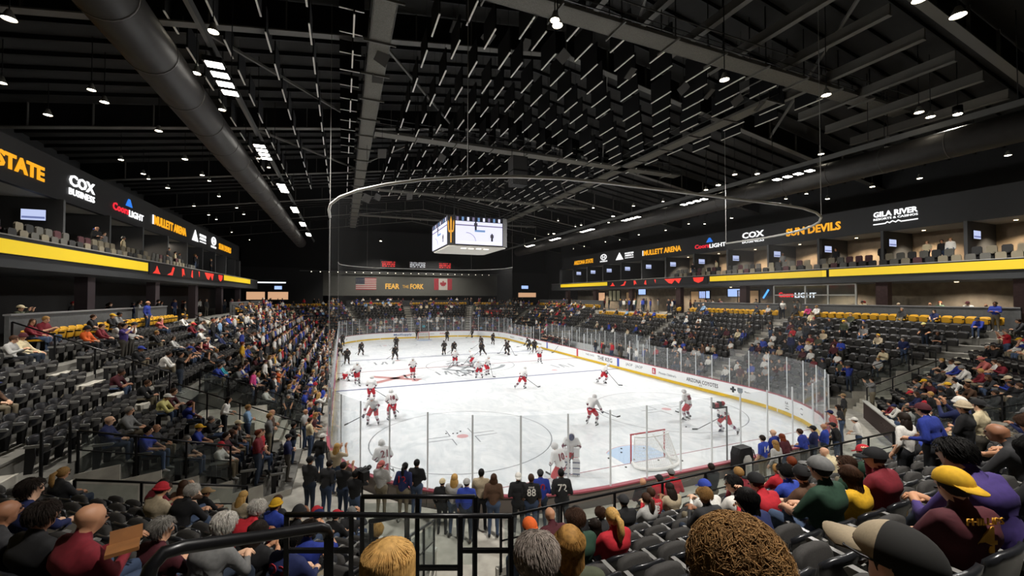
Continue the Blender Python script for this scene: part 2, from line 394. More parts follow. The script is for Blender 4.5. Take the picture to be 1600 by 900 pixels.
# ------------------------------------------------------------------ ice, boards, glass
HX, HY, RR = 12.95, 30.48, 8.53
def rink(off=0., n=12):
    """closed outline of the rink pushed out by off, counter-clockwise from the right side"""
    P = []
    for cx, cy, a0 in ((HX - RR, HY - RR, 0), (-HX + RR, HY - RR, 90), (-HX + RR, -HY + RR, 180), (HX - RR, -HY + RR, 270)):
        for i in range(n + 1):
            t = math.radians(a0 + 90 * i / n); P.append((cx + (RR + off) * math.cos(t), cy + (RR + off) * math.sin(t)))
    return P
def m_ice_():
    m = bpy.data.materials.new('ice'); m.use_nodes = True; nt = m.node_tree; b = nt.nodes['Principled BSDF']
    tc = nt.nodes.new('ShaderNodeTexCoord'); mp = nt.nodes.new('ShaderNodeMapping'); mp.inputs['Scale'].default_value = (.35, .18, 1); mp.inputs['Rotation'].default_value = (0, 0, .5)
    n1 = nt.nodes.new('ShaderNodeTexNoise'); n1.inputs['Scale'].default_value = 3; n1.inputs['Detail'].default_value = 8; n1.inputs['Roughness'].default_value = .7; n1.inputs['Distortion'].default_value = 1.5
    r = nt.nodes.new('ShaderNodeValToRGB'); r.color_ramp.elements[0].position = .3; r.color_ramp.elements[1].position = .62
    r.color_ramp.elements[0].color = (*lin('#c3cacf'), 1); r.color_ramp.elements[1].color = (*lin('#e3e6e8'), 1)
    nt.links.new(tc.outputs['Object'], mp.inputs[0]); nt.links.new(mp.outputs[0], n1.inputs['Vector']); nt.links.new(n1.outputs['Fac'], r.inputs[0])
    nt.links.new(r.outputs[0], b.inputs['Base Color']); b.inputs['Roughness'].default_value = .3; b.inputs['Specular IOR Level'].default_value = .3
    return m
b = MB(); P = rink(.02); b.add([(x, y, 0) for x, y in P] + [(x, y, -.06) for x, y in P], [tuple(range(len(P))), tuple(reversed(range(len(P), 2 * len(P))))])
ice = struct(b, 'floor_ice', m_ice_())
def flat(poly, name, mat, z=.004, parent=None):
    b = MB(); b.prism(poly, (0, 0, .0005), (1, 0, 0), (0, 1, 0), (0, 0, z)); return part(b, name, mat, parent or ice)
def ring(cx, cy, r, wd, name, mat, a0=0, a1=360, n=48, z=.004):
    b = MB(); V_, F = [], []
    for i in range(n + 1):
        t = math.radians(a0 + (a1 - a0) * i / n)
        for rr in (r - wd / 2, r + wd / 2): V_.append((cx + rr * math.cos(t), cy + rr * math.sin(t), z))
    for i in range(n): F.append((2 * i, 2 * i + 1, 2 * i + 3, 2 * i + 2))
    b.add(V_, F); return part(b, name, mat, ice)
m_red = M('ice red', '#8d4a52', .4); m_blue = M('ice blue', '#565d84', .4); m_grey = M('ice grey', '#72787c', .4); m_crease = M('crease blue', '#a3bddb', .4)
m_greyl = M('ice light grey', '#868c90', .4); m_reds = M('ice soft red', '#c79a9c', .4)
rect = lambda x0, x1, y0, y1: [(x0, y0), (x1, y0), (x1, y1), (x0, y1)]
flat(rect(-HX, HX, -.1, .1), 'center_line', m_red)
for y in (-7.7, 7.7): flat(rect(-HX, HX, y - .14, y + .14), 'blue_line', m_blue)
for sy in (-1, 1):
    gx = HX - RR + math.sqrt(RR ** 2 - (27.13 - (HY - RR)) ** 2)
    flat(rect(-gx, gx, sy * 27.13 - .025, sy * 27.13 + .025), 'goal_line', m_red)
    cr = [(.0, 0)] ; pl = [(-1.22, sy * 27.13)] + [(1.83 * math.cos(t), sy * (27.13 - 1.83 * math.sin(t))) for t in np.linspace(math.radians(132), math.radians(48), 12)] + [(1.22, sy * 27.13)]
    flat(pl if sy < 0 else pl[::-1], 'goal_crease', m_crease, .003); ring(0, sy * 27.13, 1.83, .05, 'crease_line', m_reds, 228 if sy > 0 else 48, 312 if sy > 0 else 132, 16)
    for sx in (-1, 1):
        ring(sx * 6.7, sy * 21.03, 4.57, .05, 'faceoff_circle', m_grey); ring(sx * 6.7, sy * 21.03, .15, .3, 'faceoff_spot', m_reds, n=20)
        for ax in (-1, 1):
            for ay in (-1, 1):
                cx, cy = sx * 6.7 + ax * .6, sy * 21.03 + ay * .23
                flat(rect(min(cx, cx + ax * 1.2), max(cx, cx + ax * 1.2), cy - .025, cy + .025), 'hash_mark', m_grey)
                flat(rect(cx - .025, cx + .025, min(cy, cy + ay * .9), max(cy, cy + ay * .9)), 'hash_mark', m_grey)
        ring(sx * 6.7, sy * 6.0, .15, .3, 'neutral_spot', m_reds, n=20)
ring(0, 0, 4.57, .06, 'center_circle', m_grey)
# crest at center ice and painted marks in the neutral zone
for r, a0, a1, wd in ((3.4, 200, 340, .5), (2.6, 20, 150, .35), (3.6, 60, 120, .3), (1.5, 180, 360, .4), (1.7, 30, 100, .3)): ring(0, 0, r, wd, 'crest_arc', m_greyl, a0, a1, 16)
for q in (((-1.6, -2.4), (1.4, 2.2)), ((-2.4, .6), (2.3, -.9)), ((-.3, -2.6), (.5, 2.8)), ((-2.8, -1.4), (-.6, 2.3))):
    b = MB(); b.bar((*q[0], .003), (*q[1], .003), .3, .002); part(b, 'crest_stroke', m_greyl, ice)
for (u, v), wd in (((618, 591), 4.2),):
    c = onz(u, v, 0)
    for dx in (-1, 1):
        b = MB(); b.bar((c[0] - 1.9 * dx, c[1] - 1.5, .003), (c[0] + 1.9 * dx, c[1] + 1.5, .003), .75, .002); part(b, 'ice_emblem', M('ice brick red', '#b08280', .4), ice)
for (u0, v0, n) in ((592, 568, 4), (640, 588, 2), (872, 572, 4), (690, 583, 8), (720, 585, 5)):
    c = onz(u0, v0, 0)
    for k in range(n):
        b = MB(); x = c[0] + k * .55 - .3; b.bar((x, c[1] - .9, .003), (x + (.3 if k % 2 else -.1), c[1] + .9, .003), .2, .002); part(b, 'ice_lettering', m_greyl, ice)
# boards: one thing, panels and panes as parts
PER = []
def arc_nodes(cx, cy, a0, n): return [(cx + RR * math.cos(math.radians(a0 + 90 * i / n)), cy + RR * math.sin(math.radians(a0 + 90 * i / n))) for i in range(n)]
sl, el = 2 * (HY - RR), 2 * (HX - RR); ns, ne, na = 29, 6, 9
PER += [(HX, -(HY - RR) + sl * i / ns) for i in range(ns)] + arc_nodes(HX - RR, HY - RR, 0, na) + [(HX - RR - el * i / ne, HY) for i in range(ne)] + arc_nodes(-HX + RR, HY - RR, 90, na)
PER += [(-HX, HY - RR - sl * i / ns) for i in range(ns)] + arc_nodes(-HX + RR, -HY + RR, 180, na) + [(-HX + RR + el * i / ne, -HY) for i in range(ne)] + arc_nodes(HX - RR, -HY + RR, 270, na)
boards = thing('rink_boards', 'white advertising boards with yellow kick plate and glass around the ice rink', 'rink boards')
m_out = M('board outer face', '#6d655f', .7); m_caprail = M('board cap red', '#9a4a56', .5); m_kick = M('kick plate yellow', '#d9b31c', .45)
N = len(PER)
def bench_gap(y): return -9.2 < y < 12.2
for i in range(N):
    p, q = np.array(PER[i]), np.array(PER[(i + 1) % N]); d = q - p; L = np.linalg.norm(d); d /= L; n = np.array((d[1], -d[0])); mid = (p + q) / 2
    b = MB(); o = n * .05
    b.add([(*p, .0), (*q, .0), (*q, 1.04), (*p, 1.04)], [(3, 2, 1, 0)], 0); P2, Q2 = p + n * .1, q + n * .1
    b.add([(*P2, .0), (*Q2, .0), (*Q2, 1.04), (*P2, 1.04)], [(0, 1, 2, 3)], 1); part(b, 'board_panel', [m_white, m_out], boards)
    high = abs(mid[1]) > 20.6; zt = 3.5 if high else 2.8
    if mid[0] > 12.5 and bench_gap(mid[1]): continue
    c0, c1 = p + n * .05 + d * .015, q + n * .05 - d * .015; a = n * .006; b = MB()
    V_ = [(*(c0 - a), 1.07), (*(c1 - a), 1.07), (*(c1 - a), zt), (*(c0 - a), zt), (*(c0 + a), 1.07), (*(c1 + a), 1.07), (*(c1 + a), zt), (*(c0 + a), zt)]
    b.add(V_, [(0, 3, 2, 1), (4, 5, 6, 7), (0, 1, 5, 4), (1, 2, 6, 5), (2, 3, 7, 6), (3, 0, 4, 7)]); part(b, 'glass_pane', m_glass, boards)
    b = MB(); b.bar((*(p + n * .05), 1.07), (*(p + n * .05), zt + .02), .045); part(b, 'glass_post', m_post, boards)
def ringwall(off0, off1, z0, z1, name, mat):
    A, B_ = rink(off0), rink(off1); n = len(A); b = MB()
    V_ = [(*p, z0) for p in A] + [(*p, z1) for p in A] + [(*p, z0) for p in B_] + [(*p, z1) for p in B_]; F = []
    for i in range(n):
        k = (i + 1) % n; F += [(i, k, n + k, n + i), (2 * n + k, 2 * n + i, 3 * n + i, 3 * n + k), (n + i, n + k, 3 * n + k, 3 * n + i)]
    b.add(V_, F); return part(b, name, mat, boards)
ringwall(-.03, .0, 0, .21, 'kick_plate', m_kick); ringwall(-.03, .13, 1.03, 1.08, 'cap_rail', m_caprail)
# coloured line stripes on the boards
for y, m_ in ((-7.7, M('board stripe blue', '#3f57b5', .4)), (0, M('board stripe red', '#c23a44', .4)), (7.7, MATS['board stripe blue'])):
    for sx in (-1, 1):
        b = MB(); b.box((sx * (HX - .02), y, .62), (.03, .3, .8)); part(b, 'line_stripe', m_, boards)
b = MB(); A, B_ = rink(.16), rink(6.5); n = len(A)
b.add([(*p, FLOOR_Z) for p in A] + [(*p, FLOOR_Z) for p in B_] + [(*p, -.1) for p in A], [(i, n + i, n + (i + 1) % n, (i + 1) % n) for i in range(n)] + [(i, (i + 1) % n, 2 * n + (i + 1) % n, 2 * n + i) for i in range(n)])
struct(b, 'floor_walkway', m_conc)
# writing on the boards
m_ink = M('ink dark', '#2f3338', .5); m_inkg = M('ink grey', '#7b8288', .5); m_inkr = M('ink red', '#b8283a', .5); m_inkb = M('ink blue', '#3d5f9c', .5)
def rtext(body, y, z, wid, hei, mat, x=12.95): return text(body, boards, (x - .008, y, z), (0, -1, 0), UZ, wid, hei, mat, 'board_lettering', .004, .01)
rtext('THE KEG', -5.4, .62, 2.6, .42, m_ink); rtext('THE OVO', -2.6, .7, 1.7, .2, m_inkg)
rtext('(AOP', -9.4, .62, 1.0, .34, m_inkg); rtext('(AOP', -10.8, .62, 1.0, .34, m_inkg)
rtext("Phoenix Children's", -14.4, .58, 2.0, .2, m_inkg)
b = MB(); b.box((12.935, -12.8, .62), (.02, .42, .52)); part(b, 'red_logo', m_inkr, boards); rtext('&', -12.8, .62, .24, .36, m_white, 12.92)
rtext('ARIZONA COYOTES', -18.0, .62, 3.0, .3, m_ink); rtext('25', -17.9, .36, .3, .12, m_inkg)
b = MB(); b.box((12.94, -20.75, .66), (.02, .44, .14)); b.box((12.94, -20.75, .66), (.021, .16, .42)); part(b, 'cross_logo', m_ink, boards)
b = MB(); b.prism([(-.2, .2), (.2, .2), (.2, -.05), (0, -.28), (-.2, -.05)], (12.95, -21.3, .66), (0, -1, 0), UZ, (-.02, 0, 0)); part(b, 'shield_logo', m_inkg, boards)
def ctext(body, deg, z, wid, hei, mat):
    t = math.radians(deg); c = (HX - RR + (RR - .012) * math.cos(t), -HY + RR + (RR - .012) * math.sin(t), z)
    return text(body, boards, c, (math.sin(t), -math.cos(t), 0), UZ, wid, hei, mat, 'board_lettering', .004, .01)
for k, dg in enumerate((-13.5, -21.5)):
    ctext('GILA RIVER', dg, .74, 1.0, .16, m_ink); ctext('RESORTS & CASINOS', dg, .55, .9, .06, m_inkg); ctext('~~~~', dg, .4, 1.0, .08, m_ink)
ctext('C', -29, .6, .3, .4, m_inkg); ctext('A', -37, .6, .3, .35, m_ink)
rtext('BlueCross', -22.0 + .05, .68, .6, .1, m_inkg)
for y, bd in ((10.2, 'ticketmaster'), (13.6, 'FIGHT'), (16.6, '+ Toyota'), (20.0, 'desert')): rtext(bd, y, .62, 1.7, .28, m_inkg)
def ftext(body, x, z, wid, hei, mat): return text(body, boards, (x, 30.465, z), (1, 0, 0), UZ, wid, hei, mat, 'board_lettering', .004, .012)
ftext('MedSupply', -2.9, .62, 3.0, .42, m_inkb)
def fctext(body, deg, wid, hei, mat, sx=-1):
    t = math.radians(deg); c = (sx * (HX - RR) + sx * (RR - .012) * math.sin(t), HY - RR + (RR - .012) * math.cos(t), .62)
    return text(body, boards, c, (math.cos(t), -sx * math.sin(t), 0), UZ, wid, hei, mat, 'board_lettering', .004, .012)
fctext('H dpm', 62, 1.5, .4, m_ink); fctext("Fry's", 26, 2.2, .36, m_inkr)
ftext('BlueCross BlueShield', 1.2, .62, 2.4, .16, m_inkg); ftext('Arby', 3.9, .62, 1.0, .3, m_inkr)
fctext('Desert Financial', 30, 2.2, .24, m_inkg, 1); fctext('NHL', 55, .6, .4, m_inkg, 1); fctext('CFG', 72, .9, .3, m_inkg, 1)
# penalty-side bench enclosure behind the right boards
b = MB(); b.box((15.3, 1.5, .95), (.08, 22, .8)); bw = struct(b, 'wall_bench_back', M('bench wall', '#b9bcbd', .6))
for k in range(12):
    b = MB(); b.box((15.3, -8.6 + k * 1.84, 2.3), (.014, 1.78, 1.9)); part(b, 'glass_pane', m_glass, bw)
    b = MB(); b.box((15.3, -9.5 + k * 1.84, 2.3), (.05, .06, 1.95)); part(b, 'glass_post', m_post, bw)
for y in (-9.3, -1.2, 3.8, 12.3):
    b = MB(); b.box((14.1, y, 1.7), (2.3, .02, 2.3)); part(b, 'glass_divider', m_glass, bw)
    for x in (13.1, 14.1, 15.2): b = MB(); b.box((x, y, 1.7), (.06, .06, 2.4)); part(b, 'glass_post', m_post, bw)
for y0, y1, wd in ((-9, -1.5, 'home'), (4.2, 12, 'visiting')):
    t = thing('team_bench', 'long plank %s bench behind the right-side boards' % ('nearer' if wd == 'home' else 'farther'), 'bench', (14.6, (y0 + y1) / 2, FLOOR_Z), 0, 'team benches')
    b = MB(); b.box((14.6, (y0 + y1) / 2, FLOOR_Z + .45), (.36, y1 - y0, .05)); part(b, 'plank', M('bench plank', '#6a6d70', .5), t)
    for k in range(4): b = MB(); b.box((14.6, y0 + .4 + (y1 - y0 - .8) * k / 3, FLOOR_Z + .21), (.3, .08, .43)); part(b, 'leg', m_steel, t)
# ------------------------------------------------------------------ suites, sign band, concourse
m_fascia = M('fascia black', '#1d1e20', .55); m_soffit = M('soffit', '#8a867c', .8); m_div = M('suite divider', '#48494a', .8)
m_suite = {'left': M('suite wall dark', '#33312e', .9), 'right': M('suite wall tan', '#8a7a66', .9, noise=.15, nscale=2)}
m_mar = M('maroon pillar', '#4d3a38', .8, noise=.15)
DIVS = {'left': [-36.1 + 4.6 * k for k in range(15)], 'right': [-37.1 + 4.6 * k for k in range(15)]}
Y0, Y1 = -45.0, 27.0
for sx, nm in ((-1, 'left'), (1, 'right')):
    X = lambda a: sx * a
    def bx(x0, x1, y0, y1, z0, z1): bb = MB(); bb.box((sx * (x0 + x1) / 2, (y0 + y1) / 2, (z0 + z1) / 2), (x1 - x0, y1 - y0, z1 - z0)); return bb
    f = struct(bx(23.9, 33, Y0, Y1, 8.25, 8.7), 'floor_suite_' + nm, M('suite slab', '#3b3c3d', .8))
    part(bx(23.8, 23.95, Y0, Y1, 8.25, 9.42), 'fascia_panel', M('suite fascia', '#26282a', .6), f)
    part(bx(23.75, 24.0, Y0, Y1, 9.42, 9.47), 'fascia_cap', M('fascia cap', '#8e8c86', .4, .4), f)
    part(bx(24.0, 24.9, Y0, Y1, 8.7, 9.0), 'riser', m_dkwall, f); part(bx(24.9, 26.6, Y0, Y1, 8.7, 9.5), 'riser', m_dkwall, f)
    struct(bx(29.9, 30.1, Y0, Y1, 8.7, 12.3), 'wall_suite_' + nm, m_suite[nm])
    struct(bx(26.2, 33, Y0, Y1 + 1, 12.22, 12.32), 'ceiling_suite_' + nm, m_soffit)
    struct(bx(26.1, 26.35, Y0, Y1 + 1, 12.2, 14.28), 'wall_sign_band_' + nm, m_fascia)
    struct(bx(26.1, 33, Y1, Y1 + 1, 8.2, 14.28), 'wall_suite_end_' + nm, m_div)
    for k, y in enumerate(DIVS[nm]):
        if y > Y1 - .5: continue
        struct(bx(25.9, 30, y - .09, y + .09, 8.7, 12.22), 'wall_suite_divider_%s_%d' % (nm, k + 1), m_div)
        if nm == 'left' and not -14 < y < -12: continue
        yy = y + (.3 if sx > 0 else .3)
        t = thing('television', 'small lit television on the %s suite partition from the near end, %s' % (nth(k + 1), nm + '-side'), 'television', (sx * 27.0, y - .1, 10.9), 0, 'suite televisions')
        bb = MB(); bb.box((sx * 27.0, y - .13, 11.33), (1.0, .06, .62)); part(bb, 'frame', m_black, t)
        bb = MB(); bb.box((sx * 27.0, y - .165, 11.33), (.92, .02, .54)); part(bb, 'screen', EM('tv screen', '#b9c4e8', 1.1), t)
        bb = MB(); bb.box((sx * 27.0, y - .178, 11.2), (.86, .008, .1)); part(bb, 'picture_band', EM('tv band', '#7f8cc4', .7), t)
# suite chairs, two rows
CH = {}
def chair_mesh():
    a = MB(); a.prism([(-.24, 0), (.24, 0), (.24, .38), (.17, .46), (-.17, .46), (-.24, .38)], (0, -.24, .46), (1, 0, 0), UZ, (0, .07, 0))
    c = MB(); c.prism([(-.24, -.22), (.24, -.22), (.24, .2), (.18, .26), (-.18, .26), (-.24, .2)], (0, 0, .38), (1, 0, 0), (0, 1, 0), (0, 0, .08)); l = MB(); l.box((0, 0, .19), (.4, .3, .38))
    return a, c, l
mts = [M('chair beige', '#77705f', .7), M('chair grey', '#55544f', .7), M('chair maroon', '#4a2c30', .7), M('chair dark', '#2a2a2a', .7)]
for i, m_ in enumerate(mts):
    a, c, l = chair_mesh(); CH[i] = (a.mesh('backrest', m_), c.mesh('seat', m_), l.mesh('pedestal', m_black))
for sx, nm, ya, yb in ((1, 'right-side', -32.5, -2), (-1, 'left-side', -19, 4)):
    for row, (x, z) in enumerate(((24.5, 9.0), (25.35, 9.5))):
        n = int((yb - ya) / .66)
        for k in range(n):
            y = ya + k * .66
            if any(abs(y - d) < .45 for d in DIVS['right' if sx > 0 else 'left']) and row: continue
            t = thing('suite_chair', '%s chair in the %s suites, %s row, %s from the near end' % (('padded', 'empty')[row], nm, ('front', 'rear')[row], nth(k + 1)), 'chair', (sx * x, y, z), PI / 2 * sx, 'suite chairs ' + nm)
            i = int(rng.choice(4, p=(.35, .3, .12, .23)))
            for me, n_ in zip(CH[i], ('backrest', 'seat', 'pedestal')): link(n_, me, t)
# lettered signs on the band
W_, G_, RD, BL = EM('sign white', '#ffffff', 1.2), EM('sign gold', '#f0a51e', 1.1), EM('sign red', '#e02838', 1.1), EM('sign blue', '#2a78e0', 1.1)
def sgn(side, y, z, label):
    sx = -1 if side == 'left' else 1
    return thing('lit_sign', label, 'sign', (sx * 26.08, y, z))
def st_(t, side, body, y, z, wid, hei, mat, bold=.012):
    sx = -1 if side == 'left' else 1
    return text(body, t, (sx * 26.06, y, z), (0, -sx, 0), UZ, wid, hei, mat, 'letters', .02, bold)
def glyph(t, side, y, z, poly, mat, name):
    sx = -1 if side == 'left' else 1; b = MB(); b.prism(poly, (sx * 26.09, y, z), (0, -sx, 0), UZ, (-sx * .05, 0, 0)); return part(b, name, mat, t)
def disc(r, n=20): return [(r * math.cos(2 * PI * i / n), r * math.sin(2 * PI * i / n)) for i in range(n)]
def ringpoly(t, side, y, z, r, wd, mat, name, ry=None):
    sx = -1 if side == 'left' else 1; b = MB(); b.tube([(sx * 26.06, y + r * math.cos(a), z + (ry or r) * math.sin(a)) for a in np.linspace(0, 2 * PI, 20, endpoint=False)], wd, 6, True); return part(b, name, mat, t)
def sign_set(side, spec):
    for kind, ya, yb in spec:
        y, wd = (ya + yb) / 2, abs(yb - ya); w = side + '-side'
        if kind == 'cox':
            t = sgn(side, y, 12.6, 'white COX BUSINESS sign on the %s sign band' % w); st_(t, side, 'COX', y, 13.48, wd, .62, W_, .03); st_(t, side, 'BUSINESS', y, 12.86, wd, .36, W_, .01)
        elif kind == 'coors':
            t = sgn(side, y, 12.6, 'red and white beer sign with blue peak on the %s sign band' % w); o = wd / 2 * (1 if side == 'right' else -1)
            st_(t, side, 'Coors', y + o * .5, 13.0, wd * .48, .5, RD, .03); st_(t, side, 'LIGHT', y - o * .5, 12.9, wd * .5, .45, W_, .02)
            glyph(t, side, y, 13.35, [(-.45, 0), (.45, 0), (.1, .5), (-.1, .5)], BL, 'peak')
        elif kind in ('mullett', 'state', 'devils'):
            bd, nmw = {'mullett': ('MULLETT ARENA', 'MULLETT ARENA'), 'state': ('ARIZONA STATE', 'ARIZONA STATE'), 'devils': ('SUN DEVILS', 'SUN DEVILS')}[kind]
            t = sgn(side, y, 12.6, 'gold %s lettering on the %s sign band' % (nmw, w)); st_(t, side, bd, y, 13.15, wd, .72, G_, .035)
            if kind == 'mullett': glyph(t, side, y + wd * .53 * (1 if side == 'right' else -1), 13.15, [(-.06, -.36), (.06, -.36), (.06, .36), (-.06, .36)], W_, 'end_stroke')
        elif kind == 'mountain':
            t = sgn(side, y, 12.6, 'white peak logo and three lines of type on the %s sign band' % w); o = wd / 2 * (1 if side == 'right' else -1)
            glyph(t, side, y + o * .55, 12.7, [(-.9, 0), (.9, 0), (0, 1.1)], W_, 'peak')
            for i, bd in enumerate(('MOUNTAIN', 'AMERICA', 'CREDIT UNION')): st_(t, side, bd, y - o * .5, 13.5 - .33 * i, wd * .45, .25 if i < 2 else .12, W_)
        elif kind == 'oval':
            t = sgn(side, y, 12.4, 'white oval emblem over a line of type on the %s sign band' % w)
            ringpoly(t, side, y, 13.45, .75, .07, W_, 'oval', .42); st_(t, side, 'H', y, 13.45, .7, .5, W_, .01); st_(t, side, 'HYUNDAI', y, 12.78, 1.9, .22, W_)
        elif kind == 'gila':
            t = sgn(side, y, 12.5, 'white GILA RIVER resorts sign with ridge line on the %s sign band' % w)
            st_(t, side, 'GILA RIVER', y, 13.55, wd, .42, W_, .03); st_(t, side, 'RESORTS & CASINOS', y, 13.18, wd, .16, W_)
            sx = 1; b = MB(); b.tube([(26.04, y + wd / 2 - wd * f, 12.8 + z) for f, z in ((0, 0), (.28, 0), (.33, .1), (.38, 0), (.45, .12), (.52, 0), (.58, .12), (.64, .0), (1, .02))], .045, 6); part(b, 'ridge_line', W_, t)
sign_set('right', [('gila', -22.7, -25.4), ('devils', -15.8, -20.4), ('cox', -11.2, -13.6), ('coors', -4.9, -9.2), ('mullett', 4.0, -2.8), ('mountain', 10.4, 6.1), ('oval', 14.6, 12.4), ('state', 22.6, 16.5)])
sign_set('left', [('state', -22.6, -14.4), ('cox', -12.4, -9.95), ('coors', -7.9, -3.5), ('mullett', -1.6, 5.45), ('mountain', 7.0, 11.6), ('oval', 13.0, 15.7), ('devils', 16.5, 22.2)])
# ribbon LED boards
YEL = EM('led yellow', '#ecc81f', .85); RDL = EM('led red', '#ff3a2c', .9); DK = EM('led black', '#0c0d0f', .02)
def ribbon(side, ya, yb, z0, z1, mat, label):
    sx = -1 if side == 'left' else 1; t = thing('ribbon_screen', label, 'LED screen', (sx * 23.78, (ya + yb) / 2, z0))
    b = MB(); b.box((sx * 23.76, (ya + yb) / 2, (z0 + z1) / 2), (.08, abs(yb - ya), z1 - z0)); part(b, 'housing', m_black, t)
    b = MB(); b.box((sx * 23.715, (ya + yb) / 2, (z0 + z1) / 2), (.02, abs(yb - ya) - .12, z1 - z0 - .06)); part(b, 'display', mat, t); return t
ribbon('right', -20.65, -9.1, 8.75, 9.33, YEL, 'yellow LED ribbon below the right-side suites beside the red picture'); ribbon('right', -44, -20.75, 8.75, 9.37, YEL, 'longest yellow LED ribbon below the right-side suites near the camera')
ribbon('right', 9.2, 23.4, 8.75, 9.33, YEL, 'short yellow LED ribbon at the far end of the right-side suites')
ribbon('left', -44, -9.3, 8.72, 9.3, YEL, 'long yellow LED ribbon below the left-side suites'); ribbon('left', 8.4, 21.5, 8.8, 9.4, YEL, 'short yellow LED ribbon at the far end of the left-side suites')
for side, sx, ya, yb in (('right', 1, -8.9, 9.0), ('left', -1, -9.1, 8.3)):
    t = ribbon(side, ya, yb, 8.6, 9.36, DK, 'black LED ribbon with red jagged picture below the %s-side suites' % side); L = yb - ya
    for f0, sh in ((.06, [(-.6, 0), (.55, 0), (.35, .12), (.0, .5), (-.2, .2)]), (.2, [(-.7, 0), (.2, .0), (.6, .55), (.3, .6), (.0, .2)]), (.33, [(-.15, .6), (.2, .6), (.45, .1), (.2, .25), (-.05, .0)]), (.45, [(-.2, .1), (.2, .0), (.1, .6), (-.02, .55)]), (.55, [(-.12, .6), (.12, .6), (.1, .15)]), (.72, [(-1.4, .6), (1.3, .6), (.9, .0), (.3, .45), (-.2, .0), (-.7, .1)]), (.93, [(-.75, .6), (.75, .6), (.6, .2), (.0, -.02), (-.6, .2)])):
        yc = (yb - L * f0) if sx > 0 else (ya + L * f0)
        b = MB(); b.prism([(p, q) for p, q in sh], (sx * 23.705, yc, 8.68), (0, -sx, 0), UZ, (-sx * .02, 0, 0)); part(b, 'red_shape', RDL, t)
# concourse: columns, back wall, lit bays, doors
m_tan = M('concourse tan wall', '#6b6256', .9, noise=.2, nscale=2)
for sx, nm in ((-1, 'left'), (1, 'right')):
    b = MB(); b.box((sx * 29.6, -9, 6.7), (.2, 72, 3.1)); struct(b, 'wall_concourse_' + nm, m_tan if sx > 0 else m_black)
    for k, y in enumerate((-41, -30.5, -23.5, -11.8, -3, 6, 15, 24)):
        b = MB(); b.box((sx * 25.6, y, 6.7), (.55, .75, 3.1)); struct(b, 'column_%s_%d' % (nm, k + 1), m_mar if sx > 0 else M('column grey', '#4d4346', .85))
def lit_bay(label, c, d, mat, cat='lit opening', name='lit_bay'):
    t = thing(name, label, cat, (c[0], c[1], c[2] - d[2] / 2)); b = MB(); b.box(c, d); part(b, 'glow_panel', mat, t)
    fr = MB(); a = .06
    if d[0] < d[1]:
        for z in (c[2] - d[2] / 2, c[2] + d[2] / 2): fr.box((c[0] , c[1], z), (d[0] + .1, d[1] + .12, .08))
        for y in (c[1] - d[1] / 2, c[1] + d[1] / 2): fr.box((c[0], y, c[2]), (d[0] + .1, .08, d[2]))
    else:
        for z in (c[2] - d[2] / 2, c[2] + d[2] / 2): fr.box((c[0], c[1], z), (d[0] + .12, d[1] + .1, .08))
        for x in (c[0] - d[0] / 2, c[0] + d[0] / 2): fr.box((x, c[1], c[2]), (.08, d[1] + .1, d[2]))
    part(fr, 'frame', m_blackm, t); return t
warm = EM('warm bay', '#e8b58c', .8); warm2 = EM('warm bay dim', '#b8946a', .35); cool = EM('cool strip', '#f4f7ff', 1.6); bluetv = EM('blue tv', '#a8c4ff', 1.2)
lit_bay('warm lit concession window at the far left-hand corner, first', (-27.2, 46.0, 7.3), (3.0, .1, 1.5), warm); lit_bay('warm lit concession window at the far left-hand corner, second', (-23.6, 46.0, 7.3), (3.4, .1, 1.5), warm)
lit_bay('bright white light strip above the far left-hand concession', (-25.0, 46.0, 9.75), (5.4, .12, .3), cool, 'light strip', 'light_strip'); lit_bay('blue television above the far left-hand concession', (-23.6, 46.0, 8.8), (1.3, .1, .7), bluetv, 'television', 'television')
lit_bay('warm lit concession window at the far right-hand corner', (27.4, 46.0, 7.5), (4.6, .1, 1.1), warm); lit_bay('white lit sign above the far right-hand concession', (26.8, 46.0, 9.3), (1.8, .1, .8), bluetv, 'sign', 'lit_sign')
for k, (y, L, m_, lb) in enumerate(((19.5, 3.2, warm, 'warm lit wall bay at the far end of the right-side concourse'), (11, 2.4, warm2, 'dim tan wall bay beside the framed windows, right-side concourse'), (-2.2, 2.4, warm2, 'tan lit wall bay behind the standing crowd, right-side concourse'), (-9.2, 2.6, warm2, 'tan lit wall bay beside the blue bar light, right-side concourse'))):
    lit_bay(lb, (29.46, y, 7.0), (.1, L, 1.7), m_)
for k, y in enumerate((14.2, 15.3, 16.4)): lit_bay('white framed window number %s, right-side concourse' % ORD[k + 1], (29.46, y, 7.3), (.1, .95, 1.7), EM('window glow', '#8f8c70', .35), 'window', 'framed_window')
for y, z in ((8.4, 7.9), (-7.4, 7.6), (-3.2, 7.4)): lit_bay('television with blue picture on the right-side concourse %s' % {8.4: 'beside the framed windows', -7.4: 'over the drink rail', -3.2: 'behind the standing crowd'}[y], (29.46, y, z), (.1, 1.7, .95), bluetv, 'television', 'television')
t = thing('bar_light', 'blue slanted neon tube on the right-side concourse', 'neon light', (29.4, -11.3, 6.9)); b = MB(); b.bar((29.4, -11.0, 7.0), (29.4, -11.6, 7.9), .12, .12); part(b, 'tube', EM('neon blue', '#4f9cff', 2.), t); b = MB(); b.bar((29.46, -11.0, 7.0), (29.46, -11.6, 7.9), .2, .06); part(b, 'backing', m_black, t)
t = thing('neon_sign', 'red and white neon beer sign on the right-side concourse', 'neon sign', (29.47, -14.3, 7.1)); text('Coors', t, (29.47, -13.4, 7.35), (0, -1, 0), UZ, 1.5, .5, EM('neon red', '#ff2430', 1.6), 'letters', .02, .03); text('LIGHT', t, (29.47, -15.3, 7.3), (0, -1, 0), UZ, 2.0, .5, EM('neon white', '#eef2ff', 1.6), 'letters', .02, .02)
